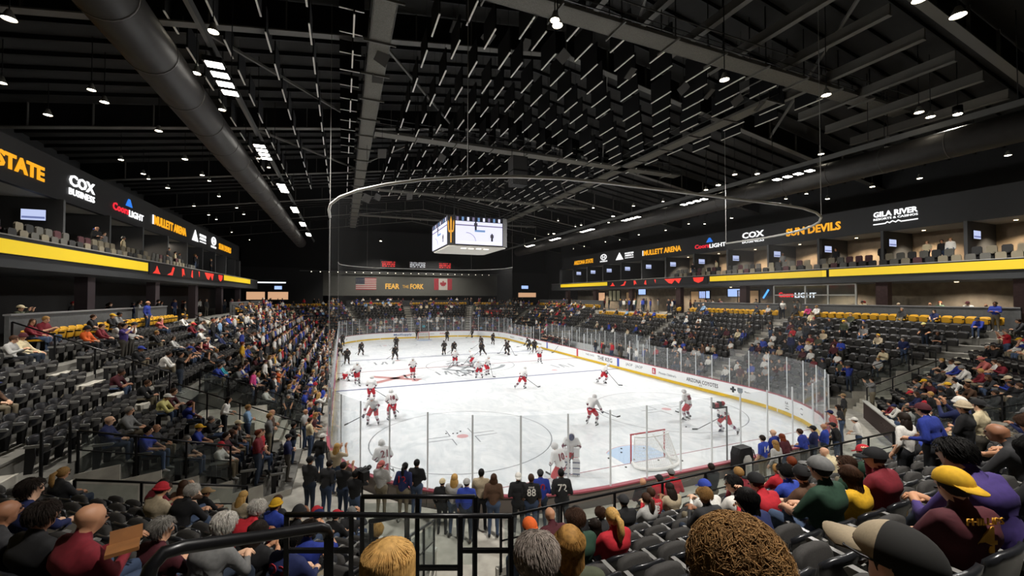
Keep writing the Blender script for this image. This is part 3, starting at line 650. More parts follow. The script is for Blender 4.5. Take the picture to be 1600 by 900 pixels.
t = thing('glass_storefront', 'white framed glass storefront on the right-side concourse behind the stairs', 'storefront', (24.6, -18.5, 5.15))
for y in (-15.6, -18.4, -20.2, -22.2): b = MB(); b.box((24.6, y, 6.65), (.1, .12, 3.0)); part(b, 'mullion', M('white frame', '#b4b2aa', .5), t)
for z in (5.2, 7.3, 8.15): b = MB(); b.box((24.6, -18.9, z), (.1, 6.6, .1)); part(b, 'transom', MATS['white frame'], t)
for ya, yb in ((-15.66, -18.34), (-18.46, -20.14), (-20.26, -22.14)): b = MB(); b.box((24.6, (ya + yb) / 2, 6.7), (.015, abs(yb - ya), 2.8)); part(b, 'pane', m_railglass, t)
# ------------------------------------------------------------------ far wall: flags, lettering, scoreboards
def flagpanel(t, x0, x1, z0, z1, y, mat, name): b = MB(); b.box(((x0 + x1) / 2, y, (z0 + z1) / 2), (x1 - x0, .03, z1 - z0)); return part(b, name, mat, t)
fr_, fw_, fb_ = M('flag red', '#8e3038', .8), M('flag white', '#a9a49c', .8), M('flag blue', '#1c2234', .8)
t = thing('flag', 'stars and stripes flag on the far wall', 'flag', (-8.1, 46, 8.5))
for k in range(13): flagpanel(t, -10.06, -6.16, 8.5 + k * 2.4 / 13, 8.5 + (k + 1) * 2.4 / 13, 46.035, fr_ if k % 2 == 0 else fw_, 'stripe')
flagpanel(t, -10.06, -8.4, 8.5 + 6 * 2.4 / 13, 10.9, 46.012, fb_, 'canton')
for r in range(4):
    for c in range(5): b = MB(); b.box((-9.86 + c * .32, 45.99, 9.75 + r * .28), (.09, .01, .09), rx=.0); part(b, 'star', fw_, t)
t = thing('flag', 'red and white maple leaf flag on the far wall', 'flag', (7.6, 46, 8.55))
for a, c, m_ in ((5.6, 6.6, fr_), (6.6, 8.5, fw_), (8.5, 9.5, fr_)): flagpanel(t, a, c, 8.55, 11.0, 46.035, m_, 'band')
leaf = [(0, -.75), (.05, -.35), (.45, -.4), (.38, -.25), (.75, .1), (.62, .17), (.68, .42), (.42, .36), (.36, .5), (.15, .25), (.2, .68), (.08, .62), (0, .8)]; leaf += [(-a, c) for a, c in leaf[::-1]][1:-1]
b = MB(); b.prism(leaf, (7.55, 46.02, 9.78), (1, 0, 0), UZ, (0, -.02, 0)); part(b, 'maple_leaf', fr_, t)
t = thing('wall_lettering', 'gold FEAR THE FORK lettering on the far wall', 'lettering', (-.4, 46, 8.6)); GW = M('painted gold', '#e8b552', .7)
text('FEAR', t, (-3.0, 46.03, 9.25), (1, 0, 0), UZ, 2.8, 1.1, GW, 'letters', .03, .03); text('THE', t, (-.35, 46.03, 9.2), (1, 0, 0), UZ, 1.3, .6, GW, 'letters', .03, .0); text('FORK', t, (2.0, 46.03, 9.25), (1, 0, 0), UZ, 2.8, 1.1, GW, 'letters', .03, .03)
t = thing('wall_scoreboard', 'dark scoreboard strip with red and white displays on the far wall', 'scoreboard', (1.9, 45.8, 12.8))
b = MB(); b.box((1.9, 45.7, 13.75), (14.9, .5, 1.9)); part(b, 'cabinet', m_black, t)
for x0, x1, m_, bd in ((-5.3, -2.4, EM('score red', '#ff3a3a', .9), 'HOME 0'), (.2, 3.8, EM('score white', '#e8ecf0', .8), '20:00'), (6.4, 9.2, MATS['score red'], 'GUEST 0')):
    b = MB(); b.box(((x0 + x1) / 2, 45.44, 13.75), (x1 - x0, .02, 1.3)); part(b, 'display', EM('score back', '#24090b', .3), t)
    for k in range(3): text(('0:0', '888', bd)[k], t, ((x0 + x1) / 2, 45.42, 13.35 + .4 * k), (1, 0, 0), UZ, (x1 - x0) * .9, .3, m_, 'digits', .005, .01)
b = MB(); b.box((0, 45.2, 12.05), (40, .25, .18)); t = struct(b, 'trim_1', m_steel)
for k in range(24):
    t = thing('rail_lamp', 'small lamp on the far wall pipe, %s from the left-hand end' % nth(k + 1), 'lamp', (-18 + k * 1.55, 45.1, 11.9), 0, 'far wall lamps')
    b = MB(); b.ball((0, 0, 0), .09, 6, 4); o = part(b, 'bulb', EM('tiny lamp', '#fff4e0', 3), t, True, True); b = MB(); b.box((0, .05, .12), (.05, .05, .16)); part(b, 'bracket', m_black, t, False, True)
# ------------------------------------------------------------------ roof steel
def gable(b, y, drop, wd, th, x0=-XW, x1=XW, mi=0):
    for a, c in ((x0, 0), (0, x1)): b.bar((a, y, roofz(a) - drop), (c, y, roofz(c) - drop), wd, th, mi)
for k, y in enumerate((-32, -20, -8, 4, 16, 28, 40)):
    b = MB(); gable(b, y, 1.55, .42, .07); o = struct(b, 'beam_%d' % (k + 1), m_flange)
    b = MB(); gable(b, y, .8, .03, 1.45); part(b, 'web', m_black, o)
    for x in range(-30, 31, 3): b = MB(); b.box((x, y, roofz(x) - .8), (.05, .3, 1.45)); part(b, 'stiffener', m_flange, o)
n = 0
for a, y in enumerate(np.arange(-50, 46, 1.5)):
    if min(abs(y - t_) for t_ in (-32, -20, -8, 4, 16, 28, 40)) < .5: continue
    n += 1; b = MB(); gable(b, float(y), .12, .1, .22); struct(b, 'beam_joist_%d' % n, m_black)
for k, (p, q) in enumerate((((-19, -20), (-11, -8)), ((-11, -20), (-4, -8)), ((3, -20), (11, -8)), ((-19, -8), (-11, 4)), ((4, -8), (14, 4)), ((-4, -8), (-12, 4)), ((8, -32), (18, -20)), ((-2, -32), (4, -20)))):
    b = MB(); b.bar((*p, roofz(p[0]) - 1.3), (*q, roofz(q[0]) - 1.3), .13, .13); struct(b, 'beam_brace_%d' % (k + 1), m_flange)
# deep purlins between the two nearest frames on the right
for k, x in enumerate((-1.2, 1.6, 4.4, 7.2, 10, 12.8, 15.6, 18.4, 21.2)):
    b = MB(); b.box((x, -27.6, roofz(x) - 1.9), (.12, 7.6, .5)); b.box((x, -27.6, roofz(x) - 2.17), (.3, 7.6, .05)); struct(b, 'beam_purlin_%d' % (k + 1), m_flange)
# ducts
for sx, nm in ((-1, 'left-side'), (1, 'right-side')):
    t = thing('air_duct', 'thick round %s ventilation duct running the length of the hall' % nm, 'duct', (sx * 18.66, 0, 14.6)); b = MB()
    b.tube([(sx * 18.66, y, 15.65) for y in (-50, -20, 0, 25)] + [(sx * 18.66, 31, 15.65)], .78, 24); part(b, 'pipe', M('duct paint', '#2c2a28', .5, .2, noise=.15, nscale=3), t, True)
    for y in np.arange(-48, 30, 3.0): b = MB(); b.tube([(sx * 18.66, y - .03, 15.65), (sx * 18.66, y + .03, 15.65)], .8, 24); part(b, 'seam_band', M('duct band', '#3e3b38', .5, .3), t, True)
    for y in np.arange(-45, 30, 9.0): b = MB(); b.bar((sx * 18.66, y, 16.4), (sx * 18.66, y, roofz(18.66) - .1), .03); part(b, 'hanger', m_black, t)
# catwalks: deck, two rails, hangers, cable tray
def catwalk(label, p, q, wd=.9):
    p, q = np.array(p, float), np.array(q, float); d = (q - p); L = np.linalg.norm(d); d /= L; n = np.array((-d[1], d[0], 0)); t = thing('catwalk', label, 'catwalk', tuple(p))
    b = MB(); b.bar(p, q, wd, .06); part(b, 'deck', M('catwalk deck', '#5a574f', .6, .3, noise=.3, nscale=20), t)
    for s_ in (-1, 1):
        b = MB(); b.bar(p + n * s_ * wd / 2 + (0, 0, 1.0), q + n * s_ * wd / 2 + (0, 0, 1.0), .05); b.bar(p + n * s_ * wd / 2 + (0, 0, .5), q + n * s_ * wd / 2 + (0, 0, .5), .035); part(b, 'handrail', m_steel, t)
        b = MB(); b.bar(p + n * s_ * wd / 2 + (0, 0, .05), q + n * s_ * wd / 2 + (0, 0, .05), .05, .16); part(b, 'toe_board', m_flange, t)
    for k in range(int(L / 3) + 1):
        c = p + d * min(L, k * 3.0)
        for s_ in (-1, 1): b = MB(); x = c + n * s_ * wd / 2; b.bar(x, (x[0], x[1], roofz(x[0]) - .1), .04); part(b, 'hanger', m_black, t)
        b = MB(); b.bar(c - n * wd * .8 - (0, 0, .08), c + n * wd * .8 - (0, 0, .08), .06, .1); part(b, 'cross_tie', m_flange, t)
    return t
catwalk('long grey catwalk hung lengthwise left of the roof ridge', (-10.95, -34, 19.0), (-10.95, 34, 19.0))
catwalk('grey catwalk crossing the roof nearest the camera', (-10.4, -26.85, 19.0), (21, -26.85, 19.0)); catwalk('grey catwalk crossing the roof above the near blue line', (-10.4, -10.5, 19.0), (18, -10.5, 19.0))
catwalk('grey catwalk crossing the roof above the center line', (-10.4, 6, 19.0), (18, 6, 19.0)); catwalk('grey catwalk crossing the roof above the far zone', (-10.4, 22, 19.0), (18, 22, 19.0))
catwalk('long grey catwalk hung lengthwise right of the roof ridge', (11.5, -25, 19.0), (11.5, 34, 19.0))
for k in range(13):
    t = thing('side_panel', 'narrow acoustic blade beside the lengthwise catwalk, %s from the near end' % nth(k + 1), 'acoustic panel', (-12.2, -25 + k * 1.7, 19.3), 0, 'blades beside the catwalk')
    b = MB(); b.box((0, 0, .3), (1.0, .06, .6)); part(b, 'blade', m_black, t, False, True); b = MB(); b.box((0, 0, -.01), (1.0, .06, .03)); part(b, 'painted_lit_edge', M('blade edge painted light', '#dedbd2', .5), t, False, True)  # blade's bottom edge coloured pale to stand for light caught from below
# hanging acoustic baffles
bm = MB(); bm.box((0, 0, .62), (.06, 1.62, 1.2)); BF = bm.mesh('panel', M('baffle black', '#08080a', .95)); bm = MB(); bm.box((0, 0, .01), (.07, 1.64, .04)); BE = bm.mesh('painted_lit_edge', M('baffle edge painted light', '#e6e3da', .5))  # near-white bottom edge paints in the light that rises from the ice
bm = MB()
for y in (-.6, .6): bm.bar((0, y, 1.2), (0, y, 2.6), .012)
BW = bm.mesh('wire', m_black)
cols = [-19.4, -17.6, -15.75, -13.9, -12.1] + [-8.8 + 1.25 * k for k in range(16)] + [12.6, 14.0, 15.4]; nb = 0
for ci, x in enumerate(cols):
    rows = np.arange(-25.4, 8, 2.75)
    for ri, y in enumerate(rows):
        if abs(x - 11.5) < .9 or min(abs(y - c) for c in (-26.85, -10.5, 6, 22)) < .9: continue
        if nb >= 290: continue
        z = 19.0 if x < -11.5 else (19.0 + (0.5 if abs(x) < 4 else 0)); y = y + (1.35 if ci % 2 else 0); nb += 1
        t = thing('ceiling_baffle', 'black hanging acoustic baffle, %s column from the left-hand duct, %s from the near end' % (nth(ci + 1), nth(ri + 1)), 'acoustic baffle', (x, y, z), 0, 'acoustic baffles under the roof')
        link('panel', BF, t); link('painted_lit_edge', BE, t); link('wire', BW, t)
# tilted square panels and hung loudspeakers
for k, (u, v, D) in enumerate(((712, 43, 22), (763, 57, 22), (822, 70, 22), (880, 88, 22), (985, 115, 22), (1068, 138, 24), (1108, 147, 24), (1152, 157, 24), (1187, 166, 24), (597, 90, 20), (590, 120, 22), (690, 247, 34), (640, 307, 38), (590, 308, 40), (597, 240, 28), (573, 310, 32))):
    p = atd(u, v, D); t = thing('tilted_panel', 'small square grey panel tilted under the roof, %s counted from the near frame' % nth(k + 1), 'panel', tuple(p), 0, 'tilted square panels')
    b = MB(); b.box((0, 0, 0), (.62, .05, .62)); o = part(b, 'face', M('tilted panel grey', '#4a4845', .8), t, False, True); o.rotation_euler = (.9 if k < 9 else .5, .25 * (1 if k % 2 else -1), .4); b = MB(); b.bar((0, 0, 0), (0, 0, roofz(p[0]) - p[2] + .02), .02); part(b, 'rod', m_black, t, False, True)
t = thing('hung_loudspeaker', 'pair of black loudspeaker boxes hung above center ice', 'loudspeaker', (-2.6, -18.7, 14.0))
for z in (14.35, 15.25): b = MB(); b.box((-2.6, -18.7, z), (.95, .8, .84)); o = part(b, 'box', M('speaker cloth', '#1c1b1b', .9), t); b = MB(); b.box((-2.6, -19.11, z), (.85, .02, .74)); part(b, 'grille', M('speaker grille', '#262524', .8), o)
for x in (-3.0, -2.2): b = MB(); b.bar((x, -18.7, 15.6), (x, -18.7, roofz(3) + .1), .03); part(b, 'cable', m_black, t)
# ------------------------------------------------------------------ center-hung video board
t = thing('video_board', 'center-hung video board with lit screens and gold trident corner', 'scoreboard', (0, 0, 12.0)); z0, z1 = 12.2, 15.1
body = [(-2.5, -2.9), (2.5, -2.9), (3.1, -2.5), (3.1, 4.7), (2.5, 5.1), (-2.5, 5.1), (-3.1, 4.7), (-3.1, -2.5)]
b = MB(); b.prism(body, (0, 0, z0), (1, 0, 0), (0, 1, 0), (0, 0, z1 - z0)); part(b, 'cabinet', m_black, t)
b = MB(); b.prism([(x * .96, y * .96) for x, y in body], (0, 0, z0 - .12), (1, 0, 0), (0, 1, 0), (0, 0, .1)); part(b, 'underside', M('board underside', '#c9c5bc', .7), t)
SCR = EM('screen ice', '#e6e6ff', 1.15); SCD = EM('screen dark', '#2b2b38', .3); SCM = EM('screen mauve', '#9d94b8', .6); SCB = EM('screen blue', '#7fa6d8', .8)
def screen(o, X, w_, nm):
    o = Vector(o); X = Vector(X).normalized(); N = X.cross(Vector(UZ)); h = z1 - z0 - .16
    def q(a0, a1, c0, c1, d, mat, n_, par): b = MB(); b.prism([(a0, c0), (a1, c0), (a1, c1), (a0, c1)], o + N * d, X, UZ, N * .01); return part(b, n_, mat, par)
    s_ = q(-w_ / 2, w_ / 2, 0, h, .0, SCR, 'screen', t)
    q(-w_ / 2, w_ / 2, h * .82, h, .012, SCD, 'crowd_band', s_); q(-w_ / 2, w_ / 2, h * .66, h * .7, .012, SCM, 'board_band', s_)
    for k in range(9): q(-w_ / 2 + w_ * (k + .15) / 9, -w_ / 2 + w_ * (k + .55) / 9, h * .84, h * .97, .024, (SCM, SCB, SCR)[k % 3], 'crowd_spot', s_)
    for a, c, hh in ((-.08, .52, .3), (.27, .14, .28)):
        q(w_ * (a - .02), w_ * (a + .02), h * c, h * (c + hh * .5), .024, SCD, 'skater_legs', s_); q(w_ * (a - .035), w_ * (a + .035), h * (c + hh * .45), h * (c + hh * .85), .026, EM('screen grey', '#55505f', .5), 'skater_body', s_); q(w_ * (a - .015), w_ * (a + .015), h * (c + hh * .85), h * (c + hh), .024, SCD, 'skater_head', s_)
    b = MB(); b.tube([o + N * .02 + X * (w_ * (-.28 + .2 * math.cos(a))) + Vector(UZ) * (h * (.12 + .3 * math.sin(a))) for a in np.linspace(0, PI / 2, 8)], .025, 5); part(b, 'circle_line', SCM, s_)
    q(-w_ * .1, w_ * .12, h * .46, h * .53, .02, SCB, 'crease', s_); q(-w_ * .4, w_ * .46, h * .02, h * .1, .02, EM('screen caption', '#ffffff', 1.3), 'caption_bar', s_)
screen((0, -2.93, z0 + .08), (1, 0, 0), 4.85, 'front'); screen((0, 5.13, z0 + .08), (-1, 0, 0), 4.85, 'back'); screen((3.13, 1.1, z0 + .08), (0, 1, 0), 7.0, 'r'); screen((-3.13, 1.1, z0 + .08), (0, -1, 0), 7.0, 'l')
c = np.array((-2.8, -2.7)); Xd = np.array((.6, -.4)) / math.hypot(.6, .4); Nn = np.array((Xd[1], -Xd[0])) * -1
Nn = np.array((-.4, -.6)) / math.hypot(.6, .4); o3 = (c[0] + Nn[0] * .02, c[1] + Nn[1] * .02, 13.65); b = MB(); Xd3, N3 = (Xd[0], Xd[1], 0), (Nn[0] * .03, Nn[1] * .03, 0)
for pl in ([(-.06, -1.25), (.06, -1.25), (.09, .9), (0, 1.3), (-.09, .9)], [(-.28, -.1), (-.2, -.25), (.2, -.25), (.28, -.1), (.2, -.05), (-.2, -.05)], [(-.28, -.1), (-.19, -.05), (-.22, .75), (-.3, .95), (-.34, .6)], [(.28, -.1), (.19, -.05), (.22, .75), (.3, .95), (.34, .6)]): b.prism(pl, o3, Xd3, UZ, N3)
part(b, 'trident', EM('trident gold', '#e8a224', .9), t)
for x, y in ((-2.4, -2.2), (2.4, -2.2), (2.4, 2.2), (-2.4, 2.2)): b = MB(); b.bar((x, y, z1), (x * .8, y * .8, roofz(2) + .1), .05); part(b, 'hanger', m_black, t)
for x in (-1.2, -.4, .4, 1.2): b = MB(); b.box((x, -1.4, z0 - .16), (.5, .3, .06)); part(b, 'under_lamp', EM('under lamp', '#fff8ea', 2.), t)
# ------------------------------------------------------------------ end-zone protective netting on its hoop
def hoop(sy):
    P = [(-HX - .1, sy * 20.2), (-HX - .1, sy * (HY - RR))]
    P += [(-HX + RR - (RR + .1) * math.cos(t), sy * (HY - RR + (RR + .1 - .35 * math.sin(t)) * math.sin(t))) for t in np.linspace(.15, PI / 2, 9)]
    return P + [(-x, y) for x, y in P[::-1]]
for sy, nm in ((-1, 'near'), (1, 'far')):
    zt = 11.0 if sy < 0 else 11.9; P = hoop(sy); t = thing('safety_net', 'translucent safety netting on a curved white hoop above the %s end glass' % nm, 'netting', (0, sy * 29, 3.5))
    b = MB(); n = len(P); b.add([(x, y, 3.55) for x, y in P] + [(x, y, zt) for x, y in P], [(i, i + 1, n + i + 1, n + i) for i in range(n - 1)]); part(b, 'net', clear('netting', (.93, .93, .93), .0, .5, .02, (.5, .5, .5)), t)
    b = MB(); b.tube([(x, y, zt) for x, y in P], .055, 8); part(b, 'hoop', M('hoop white', '#c8c6c0', .4, .2), t, True)
    for i in (0, n // 3, 2 * n // 3, n - 1): b = MB(); b.bar((*P[i], zt), (*P[i], roofz(P[i][0]) - .1), .022); part(b, 'cable', M('net cable', '#8f8d88', .5, .3), t)
    b = MB(); b.bar((*P[0], 3.5), (*P[0], zt), .03); part(b, 'edge_cord', MATS['net cable'], t)
# ------------------------------------------------------------------ lamps
def spot(name, loc, aim, watts, ang, blend, size, col=(1, .97, .93)):
    L = bpy.data.lights.new(name, 'SPOT'); L.energy = watts; L.spot_size = math.radians(ang); L.spot_blend = blend; L.shadow_soft_size = size; L.color = col
    o = bpy.data.objects.new(name, L); COL.objects.link(o); o.location = loc
    o.rotation_euler = (Vector(aim) - Vector(loc)).to_track_quat('-Z', 'Y').to_euler(); return o
LENS = EM('flood lens', '#fffaf0', 14)
for sx, nm in ((-1, 'left-side'), (1, 'right-side')):
    for k, y in enumerate((-22.5, -13.6, -4.8, 4, 12.8, 21.6)):
        t = thing('flood_light', 'bright four-lens rink floodlight, %s from the near end of the %s lighting bar' % (nth(k + 1), nm), 'floodlight', (sx * 16.94, y, 15.5), 0, nm + ' floodlights')
        b = MB(); b.box((sx * 16.94, y, 16.1), (.12, 3.1, .12)); part(b, 'bracket', m_blackm, t)
        for i in range(4):
            yy = y - 1.14 + i * .76; b = MB(); b.box((sx * 16.94, yy, 15.85), (.62, .46, .2), rx=0); h_ = part(b, 'housing', m_blackm, t)
            b = MB(); b.box((sx * 16.9, yy, 15.735), (.54, .38, .03)); part(b, 'lens', LENS, h_)
        o = spot('flood lamp', (sx * 16.6, y, 15.5), (-sx * 1.0, y * .95 - (.8 if y < -20 else 0), 0), FLOOD_W, 108, .85, .6); o.parent = t; o.location = Vector(o.location) - Vector(t.location)
    t = thing('lighting_bar', 'slim %s lighting bar carrying the rink floodlights' % nm, 'lighting bar', (sx * 16.94, 0, 16.2)); b = MB(); b.bar((sx * 16.94, -34, 16.3), (sx * 16.94, 34, 16.3), .14, .3); part(b, 'rail', m_steel, t)
    for y in np.arange(-33, 34, 6.0): b = MB(); b.bar((sx * 16.94, y, 16.4), (sx * 16.94, y, roofz(16.94) - .1), .03); part(b, 'hanger', m_black, t)
HL = [(14, 30, 1.), (333, 50, .9), (307, 115, .8), (347, 172, .8), (143, 141, .8), (163, 160, .9), (75, 180, .9), (248, 205, .9), (3, 130, .8), (189, 250, .8), (289, 249, .9), (224, 272, .8), (232, 280, .6), (262, 294, .8), (316, 274, .8), (327, 283, .7), (342, 307, .7), (303, 322, .7), (326, 336, .7), (338, 343, .7), (370, 325, .7), (381, 335, .7), (362, 363, .6), (390, 375, .6), (408, 300, .6), (420, 262, .6), (404, 248, .6),
      (1132, 125, 1.), (1291, 149, 1.), (1387, 221, 1.), (1437, 0, 1.), (1497, 25, 1.1), (1436, 176, 1.), (1454, 183, 1.), (1522, 223, .9), (1283, 241, .9), (1363, 292, .9), (1293, 311, .9), (1260, 303, .8), (1228, 311, .7), (1235, 323, .8), (1437, 279, .9), (1575, 243, .9), (1496, 240, .7), (1148, 273, .9), (1183, 272, .9), (1103, 297, .9), (1143, 341, .8), (1101, 350, .7), (1076, 350, .7), (1040, 360, .7), (998, 367, .7), (968, 375, .6), (946, 378, .6), (913, 385, .6), (896, 389, .6), (951, 348, .7), (908, 352, .7), (872, 345, .6), (899, 354, .6), (857, 366, .6), (867, 372, .6), (836, 373, .6), (820, 384, .6), (927, 325, .7), (990, 322, .7), (1036, 315, .7), (1073, 308, .7), (871, 40, .9), (867, 32, .8)]
RIM = M('lamp reflector', '#b8b4a8', .3, .5); BUL = EM('house bulb', '#fff3dc', 22)
LM = {}
for k, (u, v, s_) in enumerate(HL):
    z = 17.2
    while True:
        p = onz(u, v, z)
        if abs(p[0]) < 30 and p[1] < 44 and z < roofz(p[0]) - 1: break
        z -= .4
        if z < 12.6: break
    if p[1] > 44: p = ony(u, v, 44.)
    t = thing('house_light', 'round house downlight under the roof, %s %s' % (nth(k + 1) if k < 27 else nth(k - 26), 'of those beyond the left-hand duct side' if k < 27 else 'of those right of the ridge'), 'lamp', tuple(p), 0, 'house lights')
    key = round(s_, 1)
    if key not in LM:
        r = .19 * s_ / .9; a = MB(); n = 14; V_ = [(r * .35 * math.cos(2 * PI * i / n), r * .35 * math.sin(2 * PI * i / n), .34) for i in range(n)] + [(r * math.cos(2 * PI * i / n), r * math.sin(2 * PI * i / n), .0) for i in range(n)]
        a.add(V_, [(i, (i + 1) % n, n + (i + 1) % n, n + i) for i in range(n)] + [tuple(range(n - 1, -1, -1))]); b2 = MB(); b2.ball((0, 0, .03), r * .9, 12, 5, (1, 1, .3))
        LM[key] = (a.mesh('reflector', RIM, True), b2.mesh('bulb', BUL, True))
    for me, n_ in zip(LM[key], ('reflector', 'bulb')): link(n_, me, t)
    b = MB(); b.bar((0, 0, .3), (0, 0, roofz(p[0]) - p[2] + .02), .03); part(b, 'stem', m_black, t, False, True)
# added spots, apart from the house fixtures, that brighten the stands and far wall
for k, (x, y) in enumerate([(sx * 19.5, y) for sx in (-1, 1) for y in (-30, -14, 2, 18)] + [(-7, -40), (8, -40), (-6, 38), (6, 38)]):
    t = thing('added_stand_light', 'added black spotlight over the seats, %s hung in order' % nth(k + 1), 'lamp', (x, y, 17.4), 0, 'added stand spotlights')
    b = MB(); b.tube([(x, y, 17.9), (x, y, 17.45)], .22, 14); part(b, 'can', m_blackm, t, True); b = MB(); b.tube([(x, y, 17.46), (x, y, 17.43)], .19, 14); part(b, 'lens', BUL, t); b = MB(); b.bar((x, y, 17.9), (x, y, roofz(x) + .02), .04); part(b, 'stem', m_black, t)
    o = spot('added stand lamp', (x, y, 17.35), (x, y + (4 if y > 30 else 0), 0 if y < 30 else 6), ADDED_STAND_W, 110, .8, .25, (1, .95, .88)); o.parent = t; o.location = Vector(o.location) - Vector(t.location)
# suite and concourse ceiling lamps on the right (warm)
for k, y in enumerate((-29.5, -24.9, -20.5, -15.8, -11.2, -6.6, -2)):
    t = thing('suite_downlight', 'recessed warm downlight in the right-side suite ceiling near y', 'lamp', (28, y, 12.1), 0, 'suite downlights'); t['label'] = 'recessed warm downlight in the right-side suite ceiling, %s from the near end' % nth(k + 1)
    b = MB(); b.tube([(28, y, 12.23), (28, y, 12.16)], .12, 12); part(b, 'can', RIM, t); b = MB(); b.tube([(28, y, 12.17), (28, y, 12.14)], .1, 12); part(b, 'bulb', EM('suite bulb', '#ffe2b8', 8), t)
    o = spot('suite lamp', (28, y, 12.1), (28.6, y, 9), SUITE_W, 120, .6, .1, (1, .82, .6)); o.parent = t; o.location = Vector(o.location) - Vector(t.location)
for k, y in enumerate((-27, -19, -9, -1, 8, 17)):
    t = thing('concourse_downlight', 'recessed warm downlight in the right-side concourse ceiling, %s from the near end' % nth(k + 1), 'lamp', (27, y, 8.2), 0, 'concourse downlights')
    b = MB(); b.tube([(27, y, 8.26), (27, y, 8.2)], .14, 12); part(b, 'can', RIM, t); b = MB(); b.tube([(27, y, 8.21), (27, y, 8.18)], .11, 12); part(b, 'bulb', MATS['suite bulb'], t)
    o = spot('concourse lamp', (27, y, 8.15), (27.6, y, 5.2), CONC_W, 130, .6, .1, (1, .86, .68)); o.parent = t; o.location = Vector(o.location) - Vector(t.location)

for k, y in enumerate((-16.5, -11, -6, -1, 5)):
    t = thing('suite_downlight', 'recessed downlight in the left-side suite ceiling, %s from the near end' % nth(k + 1), 'lamp', (-28, y, 12.1), 0, 'left-side suite downlights')
    b = MB(); b.tube([(-28, y, 12.23), (-28, y, 12.16)], .12, 12); part(b, 'can', RIM, t); b = MB(); b.tube([(-28, y, 12.17), (-28, y, 12.14)], .1, 12); part(b, 'bulb', EM('suite bulb left', '#ffe2b8', 3), t)
    o = spot('suite lamp', (-28, y, 12.1), (-26, y, 9), SUITE_W * .25, 120, .6, .1, (1, .85, .68)); o.parent = t; o.location = Vector(o.location) - Vector(t.location)
# red-lit tunnel mouth with tan doors in the far right-hand corner seats
t = thing('tunnel_portal', 'players tunnel mouth with tan doors under a red display, far right-hand corner', 'tunnel', (14.6, 34.2, FLOOR_Z)); Xp = Vector((.83, -.56, 0)); Np = Vector((-.56, -.83, 0))
c = Vector((14.6, 34.2, 0))
def pq(a0, a1, z0_, z1_, d0, d1, mat, n_): b = MB(); b.prism([(a0, z0_), (a1, z0_), (a1, z1_), (a0, z1_)], c + Np * d0, Xp, UZ, Np * (d1 - d0)); return part(b, n_, mat, t)
pq(-1.6, 1.9, FLOOR_Z, 4.6, -2.2, -.05, M('portal frame', '#2a2626', .7), 'frame'); pq(-1.4, 0, FLOOR_Z, 3.4, -.05, .03, M('tan door', '#8a6a4c', .6), 'door'); pq(.1, 1.5, FLOOR_Z, 3.4, -.05, .03, MATS['tan door'], 'door'); pq(-1.6, 1.9, 3.55, 4.5, -.04, .04, EM('portal display', '#5a0d0c', .5), 'display')
for a in (-1.2, -.3, .5, 1.3): pq(a, a + .45, 3.75, 4.2 + .1 * math.sin(a * 5), .045, .06, RDL, 'red_shape')
# ------------------------------------------------------------------ bodies: tapered limbs grown into one skin, a few shared poses
def V3(*a): return np.array(a, float)
def sym(J, name, L, R=None):
    J[name + 'L'] = V3(*L); J[name + 'R'] = V3(*R) if R is not None else V3(-L[0], L[1], L[2])
def caps_person(J, fat=1.07):
    """limbs as (p, q, r1, r2, slot); slots 0 skin 1 top 2 trousers 3 shoes 4 feature 5 forearm"""
    C = []; pel, ch, nk, hd = J['pel'], J['chest'], J['neck'], J['head']; f = fat
    C += [(J['hipL'], J['hipR'], .115 * f, .115 * f, 2), (pel + (0, 0, .04), pel * .45 + ch * .55, .13 * f, .13 * f, 1)]
    C += [(pel * .5 + ch * .5 + (-.06, 0, 0), pel * .5 + ch * .5 + (.06, 0, 0), .118 * f, .118 * f, 1), (ch + (-.08, 0, 0), ch + (.08, 0, 0), .125 * f, .125 * f, 1), (J['shL'], J['shR'], .075, .075, 1), (ch, nk, .09, .065, 1)]
    for s_ in 'LR':
        C += [(J['sh' + s_], J['el' + s_], .068 * f, .056, 1), (J['el' + s_], J['wr' + s_], .051, .037, 5)]
        C += [(J['hip' + s_], J['kn' + s_], .088 * f, .064, 2), (J['kn' + s_], J['an' + s_], .062, .045, 2), (J['an' + s_] + (0, -.03, -.02), J['to' + s_], .046, .036, 3)]
    fd = J.get('fdir', V3(0, 1, 0)); sd = np.cross(fd, V3(0, 0, 1)); sd /= np.linalg.norm(sd)
    C += [(nk, hd + (0, 0, -.05), .056, .056, 0), (hd - fd * .028 + (0, 0, .022), hd + fd * .024 + (0, 0, .028), .082, .079, 0), (hd + (0, 0, -.03), hd + fd * .012 + (0, 0, .035), .074, .08, 0), (hd + fd * .03 + (0, 0, -.055), hd + fd * .045 + (0, 0, -.075), .055, .042, 0)]
    C += [(hd + fd * .1 + (0, 0, .01), hd + fd * .118 + (0, 0, -.02), .014, .019, 0), (hd + sd * .08, hd + sd * .082 - (0, 0, .03), .019, .014, 0), (hd - sd * .08, hd - sd * .082 - (0, 0, .03), .019, .014, 0)]
    return C
